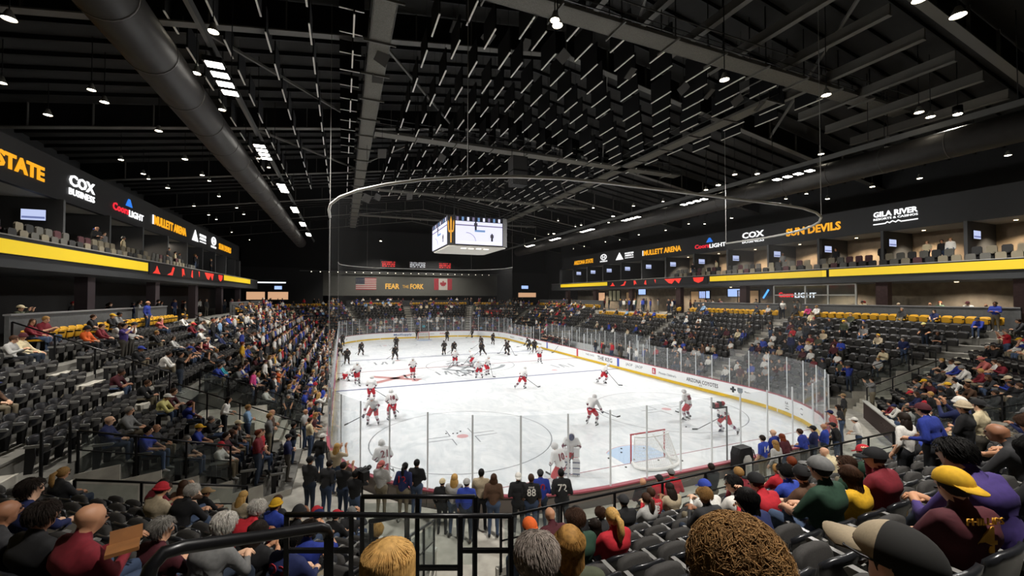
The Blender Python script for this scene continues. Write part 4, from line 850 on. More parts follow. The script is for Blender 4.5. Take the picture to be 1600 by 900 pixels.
def add_hand(mb, wr, d, palm, thumb, slot, curl=.6, s=1.):
    """palm plus five unequal fingers bent towards the palm side"""
    d = Vector(d).normalized(); n = Vector(palm).normalized(); n = (n - d * n.dot(d)).normalized(); sd = d.cross(n) * thumb; w_ = Vector(wr)
    mb.capsule(w_, w_ + d * .07 * s, .034 * s, .036 * s, 8, slot); mb.capsule(w_ + d * .075 * s - sd * .02 * s, w_ + d * .075 * s + sd * .02 * s, .022 * s, .022 * s, 6, slot)
    for k, (off, L) in enumerate(((.033, .075), (.011, .085), (-.011, .08), (-.032, .06))):
        p = w_ + d * .085 * s + sd * off * s; q = p + (d * math.cos(curl * .5) + n * math.sin(curl * .5)) * L * .5 * s; r = q + (d * math.cos(curl * 1.6) + n * math.sin(curl * 1.6)) * L * .55 * s
        mb.tube([p, q, r], [.0095 * s, .0088 * s, .007 * s], 5, mi=slot)
    p = w_ + d * .025 * s + sd * .03 * s; q = p + (d * .6 + sd * .6 + n * .3).normalized() * .04 * s; mb.tube([p, q, q + (d * .9 + n * .45).normalized() * .035 * s], [.012 * s, .0105 * s, .008 * s], 5, mi=slot)
def add_face(mb, J, slot):
    hd = J['head']; fd = J.get('fdir', V3(0, 1, 0)); sd = np.cross(fd, V3(0, 0, 1)); sd /= np.linalg.norm(sd)
    for e in (-1, 1):
        mb.ball(tuple(hd + fd * .092 + sd * e * .034 + (0, 0, .012)), .013, 6, 4, mi=slot); p = hd + fd * .104 + (0, 0, .034); mb.bar(p + sd * e * .02, p + sd * e * .05, .012, .008, slot)
    p = hd + fd * .1 + (0, 0, -.058); mb.bar(p - sd * .024, p + sd * .024, .01, .009, slot)
POSE = {}; _q = []
def queue(name, J, caps, nsl, voxel, ratio, extra=None): _q.append((name, J, caps, nsl, voxel, ratio, extra))
def grow():
    tmp = []
    for name, J, caps, nsl, voxel, ratio, extra in _q:
        mb = MB()
        for p, q, a, c, sl in caps: mb.capsule(p, q, a, c)
        o = link('tmp', mb.mesh('tmp', [])); m1 = o.modifiers.new('r', 'REMESH'); m1.mode = 'VOXEL'; m1.voxel_size = voxel
        m2 = o.modifiers.new('s', 'SMOOTH'); m2.factor = .5; m2.iterations = 4
        m3 = o.modifiers.new('d', 'DECIMATE'); m3.ratio = ratio; tmp.append(o)
    bpy.context.view_layer.update(); dg = bpy.context.evaluated_depsgraph_get()
    for o, (name, J, caps, nsl, voxel, ratio, extra) in zip(tmp, _q):
        me = bpy.data.meshes.new_from_object(o.evaluated_get(dg)); nv, nf = len(me.vertices), len(me.polygons)
        co = np.zeros(nv * 3); me.vertices.foreach_get('co', co); co = co.reshape(-1, 3)
        F = [tuple(p.vertices) for p in me.polygons]; cen = np.array([co[list(f)].mean(0) for f in F])
        best = np.full(nf, 1e9); reg = np.zeros(nf, int)
        for p, q, a, c, sl in caps:
            p, q = np.array(p, float), np.array(q, float); d = q - p; L2 = max(d @ d, 1e-9); t = np.clip(((cen - p) @ d) / L2, 0, 1)
            dist = np.linalg.norm(cen - (p + t[:, None] * d), axis=1) - (a + (c - a) * t); k = dist < best; best[k] = dist[k]; reg[k] = sl
        mb = MB(); mb.add(co, F); mb.m = [int(r) for r in reg]
        if extra: extra(mb, J, cen, reg, nf)
        out = mb.mesh(name, [None] * nsl, True); POSE[name] = (out, J); bpy.data.objects.remove(o); bpy.data.meshes.remove(me)
    _q.clear()
def hands(mb, J, cen, reg, nf):
    for s_, th in (('L', 1), ('R', -1)): d = J.get('hd' + s_, (J['wr' + s_] - J['el' + s_])); add_hand(mb, J['wr' + s_], d, J.get('pn' + s_, (0, 0, -1)), J.get('th' + s_, th), 0, J.get('curl', .7))
    add_face(mb, J, 4)
def sit(lean=0., turn=0., **k):
    J = {}; J['pel'] = V3(0, -.1, .52); sym(J, 'hip', (.09, -.08, .5)); sym(J, 'kn', (.12, .33, .53)); sym(J, 'an', (.12, .33, .1)); sym(J, 'to', (.13, .47, .04))
    c, s_ = math.cos(lean), math.sin(lean); r = lambda x, y, z: V3(x, -.1 + (y + .1) * c + (z - .52) * s_, .52 + (z - .52) * c - (y + .1) * s_)
    J['chest'] = r(0, -.14, .86); J['neck'] = r(0, -.12, 1.03); J['head'] = r(0, -.07, 1.15); J['shL'] = r(.17, -.13, .95); J['shR'] = r(-.17, -.13, .95)
    J['elL'] = r(.24, .0, .72); J['elR'] = r(-.24, .0, .72); J['wrL'] = V3(.1, .2, .66); J['wrR'] = V3(-.1, .2, .66); J['fdir'] = V3(math.sin(turn), math.cos(turn), -.05 - lean * .2)
    J['fdir'] /= np.linalg.norm(J['fdir'])
    for n, v in k.items(): J[n] = V3(*v) if not np.isscalar(v) else v
    return J
def stand(**k):
    J = {}; J['pel'] = V3(0, 0, .97); sym(J, 'hip', (.09, 0, .92)); sym(J, 'kn', (.1, .02, .5)); sym(J, 'an', (.11, -.02, .09)); sym(J, 'to', (.13, .13, .04))
    J['chest'] = V3(0, -.01, 1.3); J['neck'] = V3(0, -.01, 1.47); J['head'] = V3(0, .02, 1.6); sym(J, 'sh', (.18, -.01, 1.4)); sym(J, 'el', (.25, -.04, 1.12)); sym(J, 'wr', (.24, .08, .9))
    for n, v in k.items(): J[n] = V3(*v) if not np.isscalar(v) else v
    return J
VX, RT = .026, .17
queue('sit_lap', sit(.0), caps_person(sit(.0)), 6, VX, RT, hands)
J_ = sit(.35, 0, wrL=(.06, .36, .66), wrR=(-.06, .36, .66), elL=(.2, .22, .62), elR=(-.2, .22, .62)); queue('sit_lean', J_, caps_person(J_), 6, VX, RT, hands)
J_ = sit(.08, 0, wrL=(.05, .24, .82), wrR=(-.05, .24, .82)); J_['fdir'] = V3(0, .93, -.36); queue('sit_phone', J_, caps_person(J_), 6, VX, RT, hands)
J_ = sit(-.04, .8, wrR=(-.2, .26, .6)); queue('sit_turn', J_, caps_person(J_), 6, VX, RT, hands)
J_ = sit(.05, -.7, wrL=(.12, .1, 1.12), elL=(.27, .14, .84)); queue('sit_hand', J_, caps_person(J_, 1.12), 6, VX, RT, hands)
queue('stand_rest', stand(), caps_person(stand()), 6, VX, RT, hands)
J_ = stand(wrL=(-.06, .17, 1.14), wrR=(.06, .2, 1.16), elL=(.24, .06, 1.13), elR=(-.24, .06, 1.13)); queue('stand_folded', J_, caps_person(J_, 1.08), 6, VX, RT, hands)
J_ = stand(wrL=(.1, .32, 1.5), wrR=(-.1, .32, 1.48), elL=(.25, .2, 1.28), elR=(-.25, .2, 1.28)); J_['hdL'] = J_['hdR'] = V3(0, .2, 1.); queue('stand_phone', J_, caps_person(J_), 6, VX, RT, hands)
J_ = stand(wrL=(.2, .25, 1.05), wrR=(-.2, .25, 1.05), chest=(0, .06, 1.29), neck=(0, .09, 1.45), head=(0, .14, 1.57), shL=(.18, .06, 1.39), shR=(-.18, .06, 1.39)); queue('stand_lean', J_, caps_person(J_), 6, VX, RT, hands)
J_ = stand(pel=(0, 0, .93), chest=(0, .3, 1.12), neck=(0, .45, 1.2), head=(0, .56, 1.26), shL=(.18, .36, 1.18), shR=(-.18, .36, 1.18), elL=(.22, .46, .94), elR=(-.22, .46, .94), wrL=(.14, .56, .74), wrR=(-.14, .56, .74)); queue('stand_bend', J_, caps_person(J_), 6, VX, RT, hands)
# foreground bodies: finer
queue('sit_close', sit(.02), caps_person(sit(.02), 1.05), 6, .017, .3, hands)
# players: padded, slots 0 skin 1 jersey 2 pants 3 socks 4 gloves 5 skates 6 stripe
def caps_player(J):
    C = []; pel, ch, nk, hd = J['pel'], J['chest'], J['neck'], J['head']
    C += [(J['hipL'], J['hipR'], .15, .15, 2), (pel + (0, 0, .06), pel * .4 + ch * .6, .19, .19, 1), (ch + V3(-.1, 0, 0), ch + V3(.1, 0, 0), .17, .17, 1), (J['shL'], J['shR'], .115, .115, 1), (ch, nk, .12, .08, 1)]
    for s_ in 'LR':
        C += [(J['sh' + s_], J['el' + s_], .1, .085, 1), (J['el' + s_], J['wr' + s_], .08, .065, 1), (J['wr' + s_], J['wr' + s_] + (J['wr' + s_] - J['el' + s_]) * .35, .075, .065, 4)]
        C += [(J['hip' + s_], J['kn' + s_] * .75 + J['hip' + s_] * .25, .14, .125, 2), (J['kn' + s_], J['an' + s_], .095, .075, 3), (J['an' + s_], J['to' + s_], .062, .05, 5), (J['an' + s_], J['an' + s_] + (0, -.05, .05), .06, .06, 5)]
    fd = J.get('fdir', V3(0, 1, 0)); C += [(nk, hd, .065, .065, 0), (hd - fd * .02 + (0, 0, .02), hd + fd * .02 + (0, 0, .02), .1, .095, 0), (hd + fd * .04 + (0, 0, -.06), hd + fd * .045 + (0, 0, -.075), .055, .045, 0), (hd + fd * .11, hd + fd * .118 + (0, 0, -.02), .016, .018, 0)]
    return C
def player_extra(mb, J, cen, reg, nf):
    pel, ch = J['pel'], J['chest']; ax = (ch - pel) / np.linalg.norm(ch - pel); h = (cen - pel) @ ax
    for i in range(nf):
        if reg[i] == 1:
            for s_ in 'LR':
                p, q = J['el' + s_], J['wr' + s_]; d = q - p; t = ((cen[i] - p) @ d) / (d @ d); dd = np.linalg.norm(cen[i] - (p + np.clip(t, 0, 1) * d))
                if dd < .12 and -.05 < t < .35: mb.m[i] = 6
            if -.08 < h[i] < .02 and mb.m[i] == 1: mb.m[i] = 6
        if reg[i] == 3:
            for s_ in 'LR':
                p, q = J['kn' + s_], J['an' + s_]; d = q - p; t = ((cen[i] - p) @ d) / (d @ d); dd = np.linalg.norm(cen[i] - (p + np.clip(t, 0, 1) * d))
                if dd < .13 and .3 < t < .58: mb.m[i] = 6
    for s_ in 'LR':
        a, t = Vector(J['an' + s_]), Vector(J['to' + s_]); d = Vector((t.x - a.x, t.y - a.y, 0)).normalized(); z = min(a.z, t.z) - .06; mid = (a + t) / 2
        mb.bar((mid.x - d.x * .14, mid.y - d.y * .14, z), (mid.x + d.x * .14, mid.y + d.y * .14, z), .014, .05, 5)
    add_face(mb, J, 5)
def skate(lean=.35, kn=.12, wide=.2, **k):
    J = {}; J['pel'] = V3(0, -.12, .93); sym(J, 'hip', (.11, -.1, .88)); sym(J, 'kn', (wide * .85, kn, .52)); sym(J, 'an', (wide, -.06, .16)); sym(J, 'to', (wide + .03, .1, .11))
    c, s_ = math.cos(lean), math.sin(lean); r = lambda x, y, z: V3(x, -.12 + y * c + (z - .93) * s_, .93 + (z - .93) * c - y * s_)
    J['chest'] = r(0, 0, 1.32); J['neck'] = r(0, .02, 1.52); J['head'] = r(0, .08, 1.66); J['shL'] = r(.2, 0, 1.44); J['shR'] = r(-.2, 0, 1.44); J['elL'] = r(.33, .05, 1.2); J['elR'] = r(-.33, .05, 1.2); J['wrL'] = r(.22, .24, 1.05); J['wrR'] = r(-.2, .26, 1.1)
    J['fdir'] = V3(0, 1, -.05)
    for n, v in k.items(): J[n] = V3(*v)
    return J
for nm_, J_ in (('skate_glide', skate(.3)), ('skate_upright', skate(.08, .06, .15)), ('skate_stride', skate(.5, .2, .18, knR=(-.2, -.25, .5), anR=(-.3, -.6, .2), toR=(-.38, -.5, .12))),
                ('skate_reach', skate(.55, .22, .28, wrL=(.35, .55, .7), elL=(.36, .3, .95))), ('skate_kneel', skate(.75, .3, .3, pel=(0, -.1, .55), hipL=(.12, -.1, .52), hipR=(-.12, -.1, .52), knL=(.2, .3, .45), anL=(.22, .25, .14), toL=(.24, .4, .1), knR=(-.2, -.2, .12), anR=(-.25, -.6, .14), toR=(-.28, -.75, .08), chest=(0, .25, .75), neck=(0, .42, .85), head=(0, .52, .92), shL=(.2, .3, .82), shR=(-.2, .3, .82), elL=(.33, .42, .6), elR=(-.33, .42, .6), wrL=(.22, .62, .45), wrR=(-.22, .62, .45)))):
    queue(nm_, J_, caps_player(J_), 7, .028, .2, player_extra)
grow()
# ------------------------------------------------------------------ hair and headgear, shared, centred on the head
def shell(keep, r, n=16, k=12, scl=(1, 1.1, 1.08), jag=0., thick=0):
    V_, F = [], []; rg = random.Random(3)
    for i in range(k + 1):
        t = -PI / 2 + PI * i / k
        for j in range(n):
            a = 2 * PI * j / n; rr = r * (1 + (rg.random() - .5) * jag); V_.append((rr * scl[0] * math.cos(t) * math.cos(a), rr * scl[1] * math.cos(t) * math.sin(a) - .005, rr * scl[2] * math.sin(t) + .02))
    for i in range(k):
        for j in range(n):
            f = (i * n + j, i * n + (j + 1) % n, (i + 1) * n + (j + 1) % n, (i + 1) * n + j); c = np.mean([V_[q] for q in f], 0)
            if keep(*c): F.append(f)
    return V_, F
HAIR = {}
_k = lambda x, y, z: z - .02 > -.075 + max(0, y + .01) * 1.25
def hb(fn): b = MB(); fn(b); return b
def _short(b): b.add(*shell(_k, .1, 18, 14, (.9, 1.13, 1.06), .07))
def _long(b): b.add(*shell(lambda x, y, z: z > -.1 + max(0, y + .02) * 1.6, .103, 18, 14, (.92, 1.13, 1.06), .06)); b.ball((0, -.075, -.16), .12, 12, 8, (.92, .5, 1.7)); b.ball((.07, -.03, -.1), .06, 8, 6, (.8, .8, 1.9)); b.ball((-.07, -.03, -.1), .06, 8, 6, (.8, .8, 1.9))
def _pony(b): _short(b); b.tube([(0, -.1, .05), (0, -.17, .02), (0, -.18, -.12), (0, -.15, -.28)], [.03, .045, .05, .012], 8)
def _cap(b, back=False):
    b.add(*shell(lambda x, y, z: z > .012, .108, scl=(.92, 1.13, 1.0)))
def _brim(b, back=False):
    s_ = -1 if back else 1; V_ = []
    for i in range(9):
        a = PI * (.18 + .64 * i / 8); V_ += [(.098 * math.cos(a), s_ * (.118 * math.sin(a)), .032), (.085 * math.cos(a), s_ * (.055 + .15 * math.sin(a)), .012), (.098 * math.cos(a), s_ * (.118 * math.sin(a)), .02), (.085 * math.cos(a), s_ * (.055 + .15 * math.sin(a)), .004)]
    F = []
    for i in range(8): o = 4 * i; F += [(o, o + 1, o + 5, o + 4), (o + 3, o + 2, o + 6, o + 7), (o + 1, o + 3, o + 7, o + 5)]
    b.add(V_, F)
def _beanie(b): b.add(*shell(lambda x, y, z: z > .0, .109, scl=(.93, 1.12, 1.12))); b.tube([(.1 * math.cos(a), .122 * math.sin(a) - .005, .015) for a in np.linspace(0, 2 * PI, 16, endpoint=False)], .022, 6, True)
for nm_, f in (('short', _short), ('long', _long), ('pony', _pony), ('cap', _cap), ('capback', _cap), ('beanie', _beanie)):
    HAIR[nm_] = hb(f).mesh('hair' if nm_ in ('short', 'long', 'pony') else 'cap', [None], True)
BRIM = {'cap': hb(_brim).mesh('brim', [None], True), 'capback': hb(lambda b: _brim(b, True)).mesh('brim', [None], True)}
def fringe(b): b.add(*shell(lambda x, y, z: -.08 < z < .03 and y < .03, .096, scl=(.92, 1.1, 1.05)))
HAIR['fringe'] = hb(fringe).mesh('hair', [None], True)
def _helm(b):
    b.add(*shell(lambda x, y, z: z > -.005 or (y < -.02 and z > -.06), .132, scl=(1, 1.12, 1.05)))
    for s_ in (-1, 1): b.ball((s_ * .12, -.01, -.03), .035, 8, 5, (.5, 1, 1.2))
HELM = hb(_helm).mesh('helmet', [None], True)
def _visor(b):
    V_ = [];
    for i in range(7): a = PI * (.22 + .56 * i / 6); V_ += [(.13 * math.cos(a), .148 * math.sin(a), .03), (.128 * math.cos(a), .15 * math.sin(a), -.035)]
    b.add(V_, [(2 * i, 2 * i + 1, 2 * i + 3, 2 * i + 2) for i in range(6)])
VISOR = hb(_visor).mesh('visor', clear('visor', (.8, .82, .85), 1, .05), True)
# ------------------------------------------------------------------ palettes
SK = [M('skin %d' % i, c, .55) for i, c in enumerate(('#c99a7c', '#b98766', '#d3a98c', '#8e6248', '#a97a5c'))]
PAL = {'black': '#131315', 'charcoal': '#2a2a2c', 'grey': '#6c6c6b', 'light grey': '#a5a4a1', 'white': '#d8d5ce', 'cream': '#c5b795', 'beige': '#ab9c82', 'navy': '#17204a', 'blue': '#1e2f80', 'royal blue': '#2a3f9a', 'light blue': '#7f9fc0', 'dark red': '#6a1420', 'red': '#a81c28', 'maroon': '#43131c', 'brown': '#4d3626', 'olive': '#3d4130', 'green': '#1f3a2b', 'yellow': '#c79a1b', 'pale yellow': '#c9c07a', 'orange': '#c8571c', 'pink': '#c43a78', 'turquoise': '#3ea6b4', 'purple': '#3a2a66', 'tan': '#8d7350', 'salmon': '#b0605a'}
TOP = {n: M('cloth ' + n, c, .85, noise=.12, nscale=30, bump=.1) for n, c in PAL.items()}
TRO = [M('trousers %d' % i, c, .85) for i, c in enumerate(('#16181c', '#1d2736', '#2c3a52', '#3b4a63', '#3a362f', '#6b6250'))]
SHO = [M('shoe %d' % i, c, .6) for i, c in enumerate(('#1a1a1a', '#8d8d8a', '#4a4038'))]
HRC = {'black-haired': '#0d0b0a', 'dark-haired': '#1d140e', 'brown-haired': '#3a2416', 'fair-haired': '#8d6a3c', 'blonde': '#b08a4e', 'grey-haired': '#75716b', 'white-haired': '#b5b0a8', 'red-haired': '#6b2f16'}
HM = {n: M('hair ' + n, c, .65, noise=.3, nscale=60, spec=.2) for n, c in HRC.items()}
m_feat = M('face dark', '#2a1a16', .5)
PEOPLE = []
def person(pose, pos, rz, top, hair, hairc, trouser=0, skin=0, shoe=0, sleeve=True, scale=1., src='crowd', **k):
    """record first; built (or merged into the far crowd) once all are known"""
    PEOPLE.append(dict(pose=pose, pos=tuple(float(a) for a in pos), rz=float(rz), top=top, hair=hair, hairc=hairc, trouser=trouser, skin=skin, shoe=shoe, sleeve=sleeve, scale=scale, src=src, **k)); return PEOPLE[-1]
def setslots(o, mats):
    for sl, m_ in zip(o.material_slots, mats): sl.link = 'OBJECT'; sl.material = m_
def build_person(P, label, group=None):
    me, J = POSE[P['pose']]; o = link('person', me); o.location = P['pos']; o.rotation_euler = (0, 0, P['rz']); o.scale = (P['scale'],) * 3
    tp = TOP[P['top']]; setslots(o, [SK[P['skin']], tp, TRO[P['trouser']], SHO[P['shoe']], m_feat, tp if P['sleeve'] else SK[P['skin']]]); tag(o, label, 'person', group)
    if P['hair'] != 'bald':
        me2 = HAIR[P['hair']]
        if P['D'] < 8 and P['hair'] in ('short', 'long'): me2 = fine_hair(P['hair'])
        h = link(me2.name.split('.')[0], me2, o); h['kind'] = 'stuff' if h.name.startswith('hair') else 'thing'; h.location = J['head']; fd = J.get('fdir', V3(0, 1, 0)); h.rotation_euler = (math.asin(max(-1, min(1, fd[2]))) * .8, 0, -math.atan2(fd[0], fd[1]))
        setslots(h, [(HM.get(P['hairc']) or TOP.get(P['hairc']))])
        if P['hair'] in BRIM: br = link('brim', BRIM[P['hair']], h); setslots(br, [HM.get(P['hairc']) or TOP.get(P['hairc'])])
        if P['hair'] in ('cap', 'capback', 'beanie'):
            f = link('hair', HAIR['fringe'], o); f.location = h.location; f.rotation_euler = h.rotation_euler; setslots(f, [HM[P.get('under', 'dark-haired')]])
    if P.get('num'):
        body, mt, *nmx = P['num']; y = J['chest'][1] - (.122 if P['pose'].startswith('sit') else .124)
        sd_ = P['pose'].startswith('sit'); text(body, o, (0, y, J['chest'][2] + (.02 if sd_ else -.02)), (1, 0, 0), UZ, .1 * len(body) + .04, .17 if sd_ else .2, mt, 'back_number', .004, .012, True)
        if nmx: text(nmx[0], o, (0, J['chest'][1] - (.116 if sd_ else .122), J['chest'][2] + (.135 if sd_ else .115)), (1, 0, 0), UZ, .028 * len(nmx[0]) + .04, .045, mt, 'back_name', .004, .004, True)
    return o
# combed strands over a close cap of hair, for heads near the camera
def strands(kind, n, seed, r=.098):
    rg = random.Random(seed); b = MB()
    for i in range(n):
        a = rg.uniform(0, 2 * PI); t = math.asin(rg.uniform(-.25 if kind != 'long' else -.1, 1)); x, y, z = math.cos(t) * math.cos(a), math.cos(t) * math.sin(a) * 1.1, math.sin(t) * 1.05
        if z < .15 + max(0, y) * .5 and y > .25: continue
        root = Vector((x * r, y * r - .005, z * r + .02)); out = Vector((x, y * .9, z)).normalized(); pts = [root]; part_x = .02; rad = Vector((root.x, root.y, 0)); rad = rad.normalized() if rad.length > .01 else Vector((0, -1, 0))
        if kind == 'bob':
            L = rg.uniform(.9, 1.05); end = Vector((rad.x * .118, rad.y * .118 - .012, -.13 + rg.uniform(-.03, .03)))
            for k in range(1, 6): f = k / 5; q = root.lerp(end, f); m_ = Vector((q.x, q.y, 0)); rr = .118 + .012 * math.sin(f * PI) ; m_ = m_.normalized() * (rr * min(1, .35 + math.hypot(root.x, root.y) / r * .65 + f * .6)) if m_.length > .005 else m_; pts.append(Vector((m_.x, m_.y, q.z + .035 * math.sin(f * PI) * (1 if z > .6 else .2))))
        elif kind == 'long':
            side = rad if rad.y < .2 else Vector((math.copysign(.9, rad.x), -.1, 0)); end = Vector((side.x * .1, -.1 - .03 * abs(side.y) + rg.uniform(-.02, .01), -.42 + rg.uniform(-.06, .04)))
            for k in range(1, 8):
                f = k / 7; q = root.lerp(end, f); e_ = Vector((q.x / .108, (q.y + .005) / .12, 0))
                if e_.length < 1.02 and q.z > -.1: sc_ = min(1.04, max(.3, math.sqrt(max(.02, 1.08 - ((q.z - .02) / .113) ** 2)))); e_ = e_.normalized() * sc_ if e_.length > .01 else Vector((0, -sc_, 0)); q = Vector((e_.x * .108, e_.y * .12 - .005, q.z))
                pts.append(q)
        elif kind == 'short':
            tang = Vector((-y, x, 0)) * .5 + Vector((x * .3, y * .3 - .35, -.75)); tang = (tang - out * tang.dot(out)).normalized(); L = rg.uniform(.05, .085)
            for k in range(1, 4): pts.append(root + tang * L * k / 3 + out * (.012 * math.sin(k / 3 * PI) + .004))
        else:
            tang = Vector((rg.uniform(-1, 1), rg.uniform(-1, 1), rg.uniform(-.7, .5))); tang = (tang - out * tang.dot(out)).normalized(); L = rg.uniform(.08, .13); ph = rg.uniform(0, 6)
            for k in range(1, 6): f = k / 5; pts.append(root + tang * L * f + out * (.045 * math.sin(f * 2.6) + .01) + tang.cross(out) * .014 * math.sin(f * 7 + ph))
        w_ = {'bob': .0022, 'long': .002, 'short': .0018, 'curly': .0016}[kind]; b.tube(pts, [w_] * (len(pts) - 1) + [w_ * .4], 3, caps=False)
    return b
FH = {}
def fine_hair(kind):
    if kind not in FH:
        b = MB(); b.add(*shell(_k if kind == 'short' else (lambda x, y, z: z > -.06 + max(0, y + .02) * 1.6), .096, 18, 14, (.9, 1.1, 1.05))); q = strands(kind, 1500, 9, .094); b.add(q.v, q.f); FH[kind] = b.mesh('hair', [None], True)
    return FH[kind]
# ------------------------------------------------------------------ seat positions in every row
SEATP = .55; SEATS = []
def frz(n): return math.atan2(-n[1], -n[0]) - PI / 2     # local +y looks at the ice
for sn, s in S.items():
    for j in range(s.j0, s.j1 + 1):
        D = Dj(j) - .3; k = 0
        for a, c in s.seat_spans(j, D):
            n = int((c - a) / SEATP); off = (c - a - n * SEATP) / 2
            for i in range(n):
                q = a + off + (i + .5) * SEATP; p = s.pt(D, q); k += 1; u, v, dd = proj((p[0], p[1], s.T(j) + .8))
                SEATS.append(dict(sec=sn, j=j, k=k, q=q, p=(p[0], p[1], s.T(j)), rz=frz(s.n), u=u, v=v, D=dd, occ=None))
def is_yellow(s):
    sn, j, q = s['sec'], s['j'], s['q']
    if sn in ('left', 'right'):
        if j == 0: return True
        return j == 2 and -5.2 < q < 9.4
    return j == 0 and sn in ('far', 'near_right', 'far_left', 'far_right')
# ------------------------------------------------------------------ seat model
def seat_back(w_=.235, n=6):
    b = MB(); V_ = []; zs = (.36, .52, .68, .76, .82)
    for side in (0, 1):
        for z in zs:
            for i in range(n + 1):
                a = -1 + 2 * i / n; zz = z - (.05 * abs(a) ** 4 * (z - .36) / .46 if z > .66 else 0); V_.append((w_ * a * (1 if z > .5 else .9), -.24 + .045 * a * a - (zz - .36) * .17 - side * .035, zz))
    m_, k = n + 1, len(zs); F = []; o = m_ * k
    for r in range(k - 1):
        for i in range(n): p = r * m_ + i; F += [(p, p + 1, p + m_ + 1, p + m_)[::-1], (o + p, o + p + 1, o + p + m_ + 1, o + p + m_)]
    for i in range(n): p = (k - 1) * m_ + i; F += [(p, p + 1, o + p + 1, o + p)[::-1], (i, i + 1, o + i + 1, o + i)]
    for r in range(k - 1): p = r * m_; F += [(p, p + m_, o + p + m_, o + p)[::-1], (p + n, p + n + m_, o + p + n + m_, o + p + n)]
    return b.add(V_, F)
def seat_pan(open_):
    """padded pan with rounded corners and softened edges; tipped up unless open"""
    b = MB(); pl = [(-.19, 0), (.19, 0), (.225, .05), (.228, .2), (.222, .33), (.18, .405), (.08, .43), (-.08, .43), (-.18, .405), (-.222, .33), (-.228, .2), (-.225, .05)]; n = len(pl); V_ = []
    for d, f in ((0, .86), (.018, 1.), (.06, 1.), (.085, .84)):
        for a, c in pl:
            a_, c_ = a * f, .21 + (c - .21) * f; V_.append((a_, -.2 + c_, .42 + d) if open_ else (a_, -.17 + .14 * c_ + d * 1.15, .37 + c_ * .9 - .1 * d))
    F = [tuple(reversed(range(n))), tuple(range(3 * n, 4 * n))] + [(k * n + i, k * n + (i + 1) % n, (k + 1) * n + (i + 1) % n, (k + 1) * n + i) for k in range(3) for i in range(n)]
    if not open_: F = [f[::-1] for f in F]
    b.add(V_, F)
    if not open_: b.m = [0, 1] + [0] * (2 * n) + [1] * n     # tipped up, the hard plastic underside shows
    return b
def seat_arm(): b = MB(); b.prism([(-.3, .59), (.1, .59), (.14, .63), (.11, .655), (-.3, .655)], (.25, 0, 0), (0, 1, 0), UZ, (.05, 0, 0)); return b
def seat_leg(): b = MB(); b.prism([(-.3, 0), (-.16, 0), (-.1, .38), (-.12, .6), (-.28, .6)], (.262, 0, 0), (0, 1, 0), UZ, (.026, 0, 0)); b.box((0, -.22, .36), (.5, .05, .06)); return b
m_sb, m_sc, m_sa, m_sl = M('seat plastic', '#1e1f22', .28, spec=.6), M('seat cushion', '#2f2d2b', .8, noise=.2, nscale=90, bump=.2), M('armrest grey', '#767572', .3), M('seat standard', '#151517', .5)
m_sy = M('seat yellow', '#c2911a', .45)
ME = {0: (seat_back().mesh('backrest', m_sb, True), seat_pan(False).mesh('cushion', [m_sc, m_sb], True), seat_pan(True).mesh('cushion', m_sc, True), seat_arm().mesh('armrest', m_sa), seat_leg().mesh('standard', m_sl)),
      1: (seat_back().mesh('backrest', m_sy, True), seat_pan(False).mesh('cushion', [m_sy, m_sy]), seat_pan(True).mesh('cushion', m_sy), seat_arm().mesh('armrest', m_sl), seat_leg().mesh('standard', m_sl))}
# ------------------------------------------------------------------ spectators
HOFF = {}
def head_world(pose, pos, rz, scale=1.):
    h = POSE[pose][1]['head'] * scale; c, s_ = math.cos(rz), math.sin(rz); return (pos[0] + h[0] * c - h[1] * s_, pos[1] + h[0] * s_ + h[1] * c, pos[2] + h[2])
def best_seat(u, v, pose, dmax=99, dmin=2.0, hint=None):
    best = None; z = POSE[pose][1]['head'][2] + .11
    for s in SEATS:
        if s['occ'] is not None or s['D'] > dmax or s['D'] < dmin or abs(s['u'] - u) > 160: continue
        uu, vv, _ = proj((s['p'][0], s['p'][1], s['p'][2] + z)); e = (uu - u) ** 2 + (vv - v) ** 2 + (((s['D'] - hint) * 14) ** 2 if hint else 0)
        if best is None or e < best[0]: best = (e, s)
    return best[1]
TOPN = list(PAL); rnd = random.Random(21)
def look(**k):
    d = dict(hair=rnd.choices(['short', 'long', 'pony', 'cap', 'capback', 'beanie', 'bald'], (40, 20, 6, 20, 3, 4, 7))[0], trouser=rnd.randrange(6), skin=rnd.choices(range(5), (30, 24, 20, 12, 14))[0], shoe=rnd.randrange(3), sleeve=rnd.random() < .75, scale=rnd.uniform(.93, 1.04))
    d['hairc'] = rnd.choice(['black', 'charcoal', 'white', 'grey', 'red', 'navy', 'yellow', 'maroon', 'blue', 'beige']) if d['hair'] in ('cap', 'capback', 'beanie') else rnd.choices(list(HRC), (14, 22, 24, 12, 10, 10, 6, 3))[0]
    d.update(k); return d
RB = ['black', 'charcoal', 'grey', 'light grey', 'white', 'cream', 'beige', 'navy', 'blue', 'royal blue', 'light blue', 'dark red', 'red', 'maroon', 'brown', 'olive', 'green', 'yellow', 'orange', 'pink', 'turquoise', 'purple']
RW = (30, 18, 12, 7, 13, 3, 5, 8, 7, 4, 2, 8, 4, 8, 4, 3, 2, .8, .5, .4, .2, .6)
SITP = ['sit_lap', 'sit_lean', 'sit_phone', 'sit_turn', 'sit_hand']; STP = ['stand_rest', 'stand_folded', 'stand_phone', 'stand_lean']
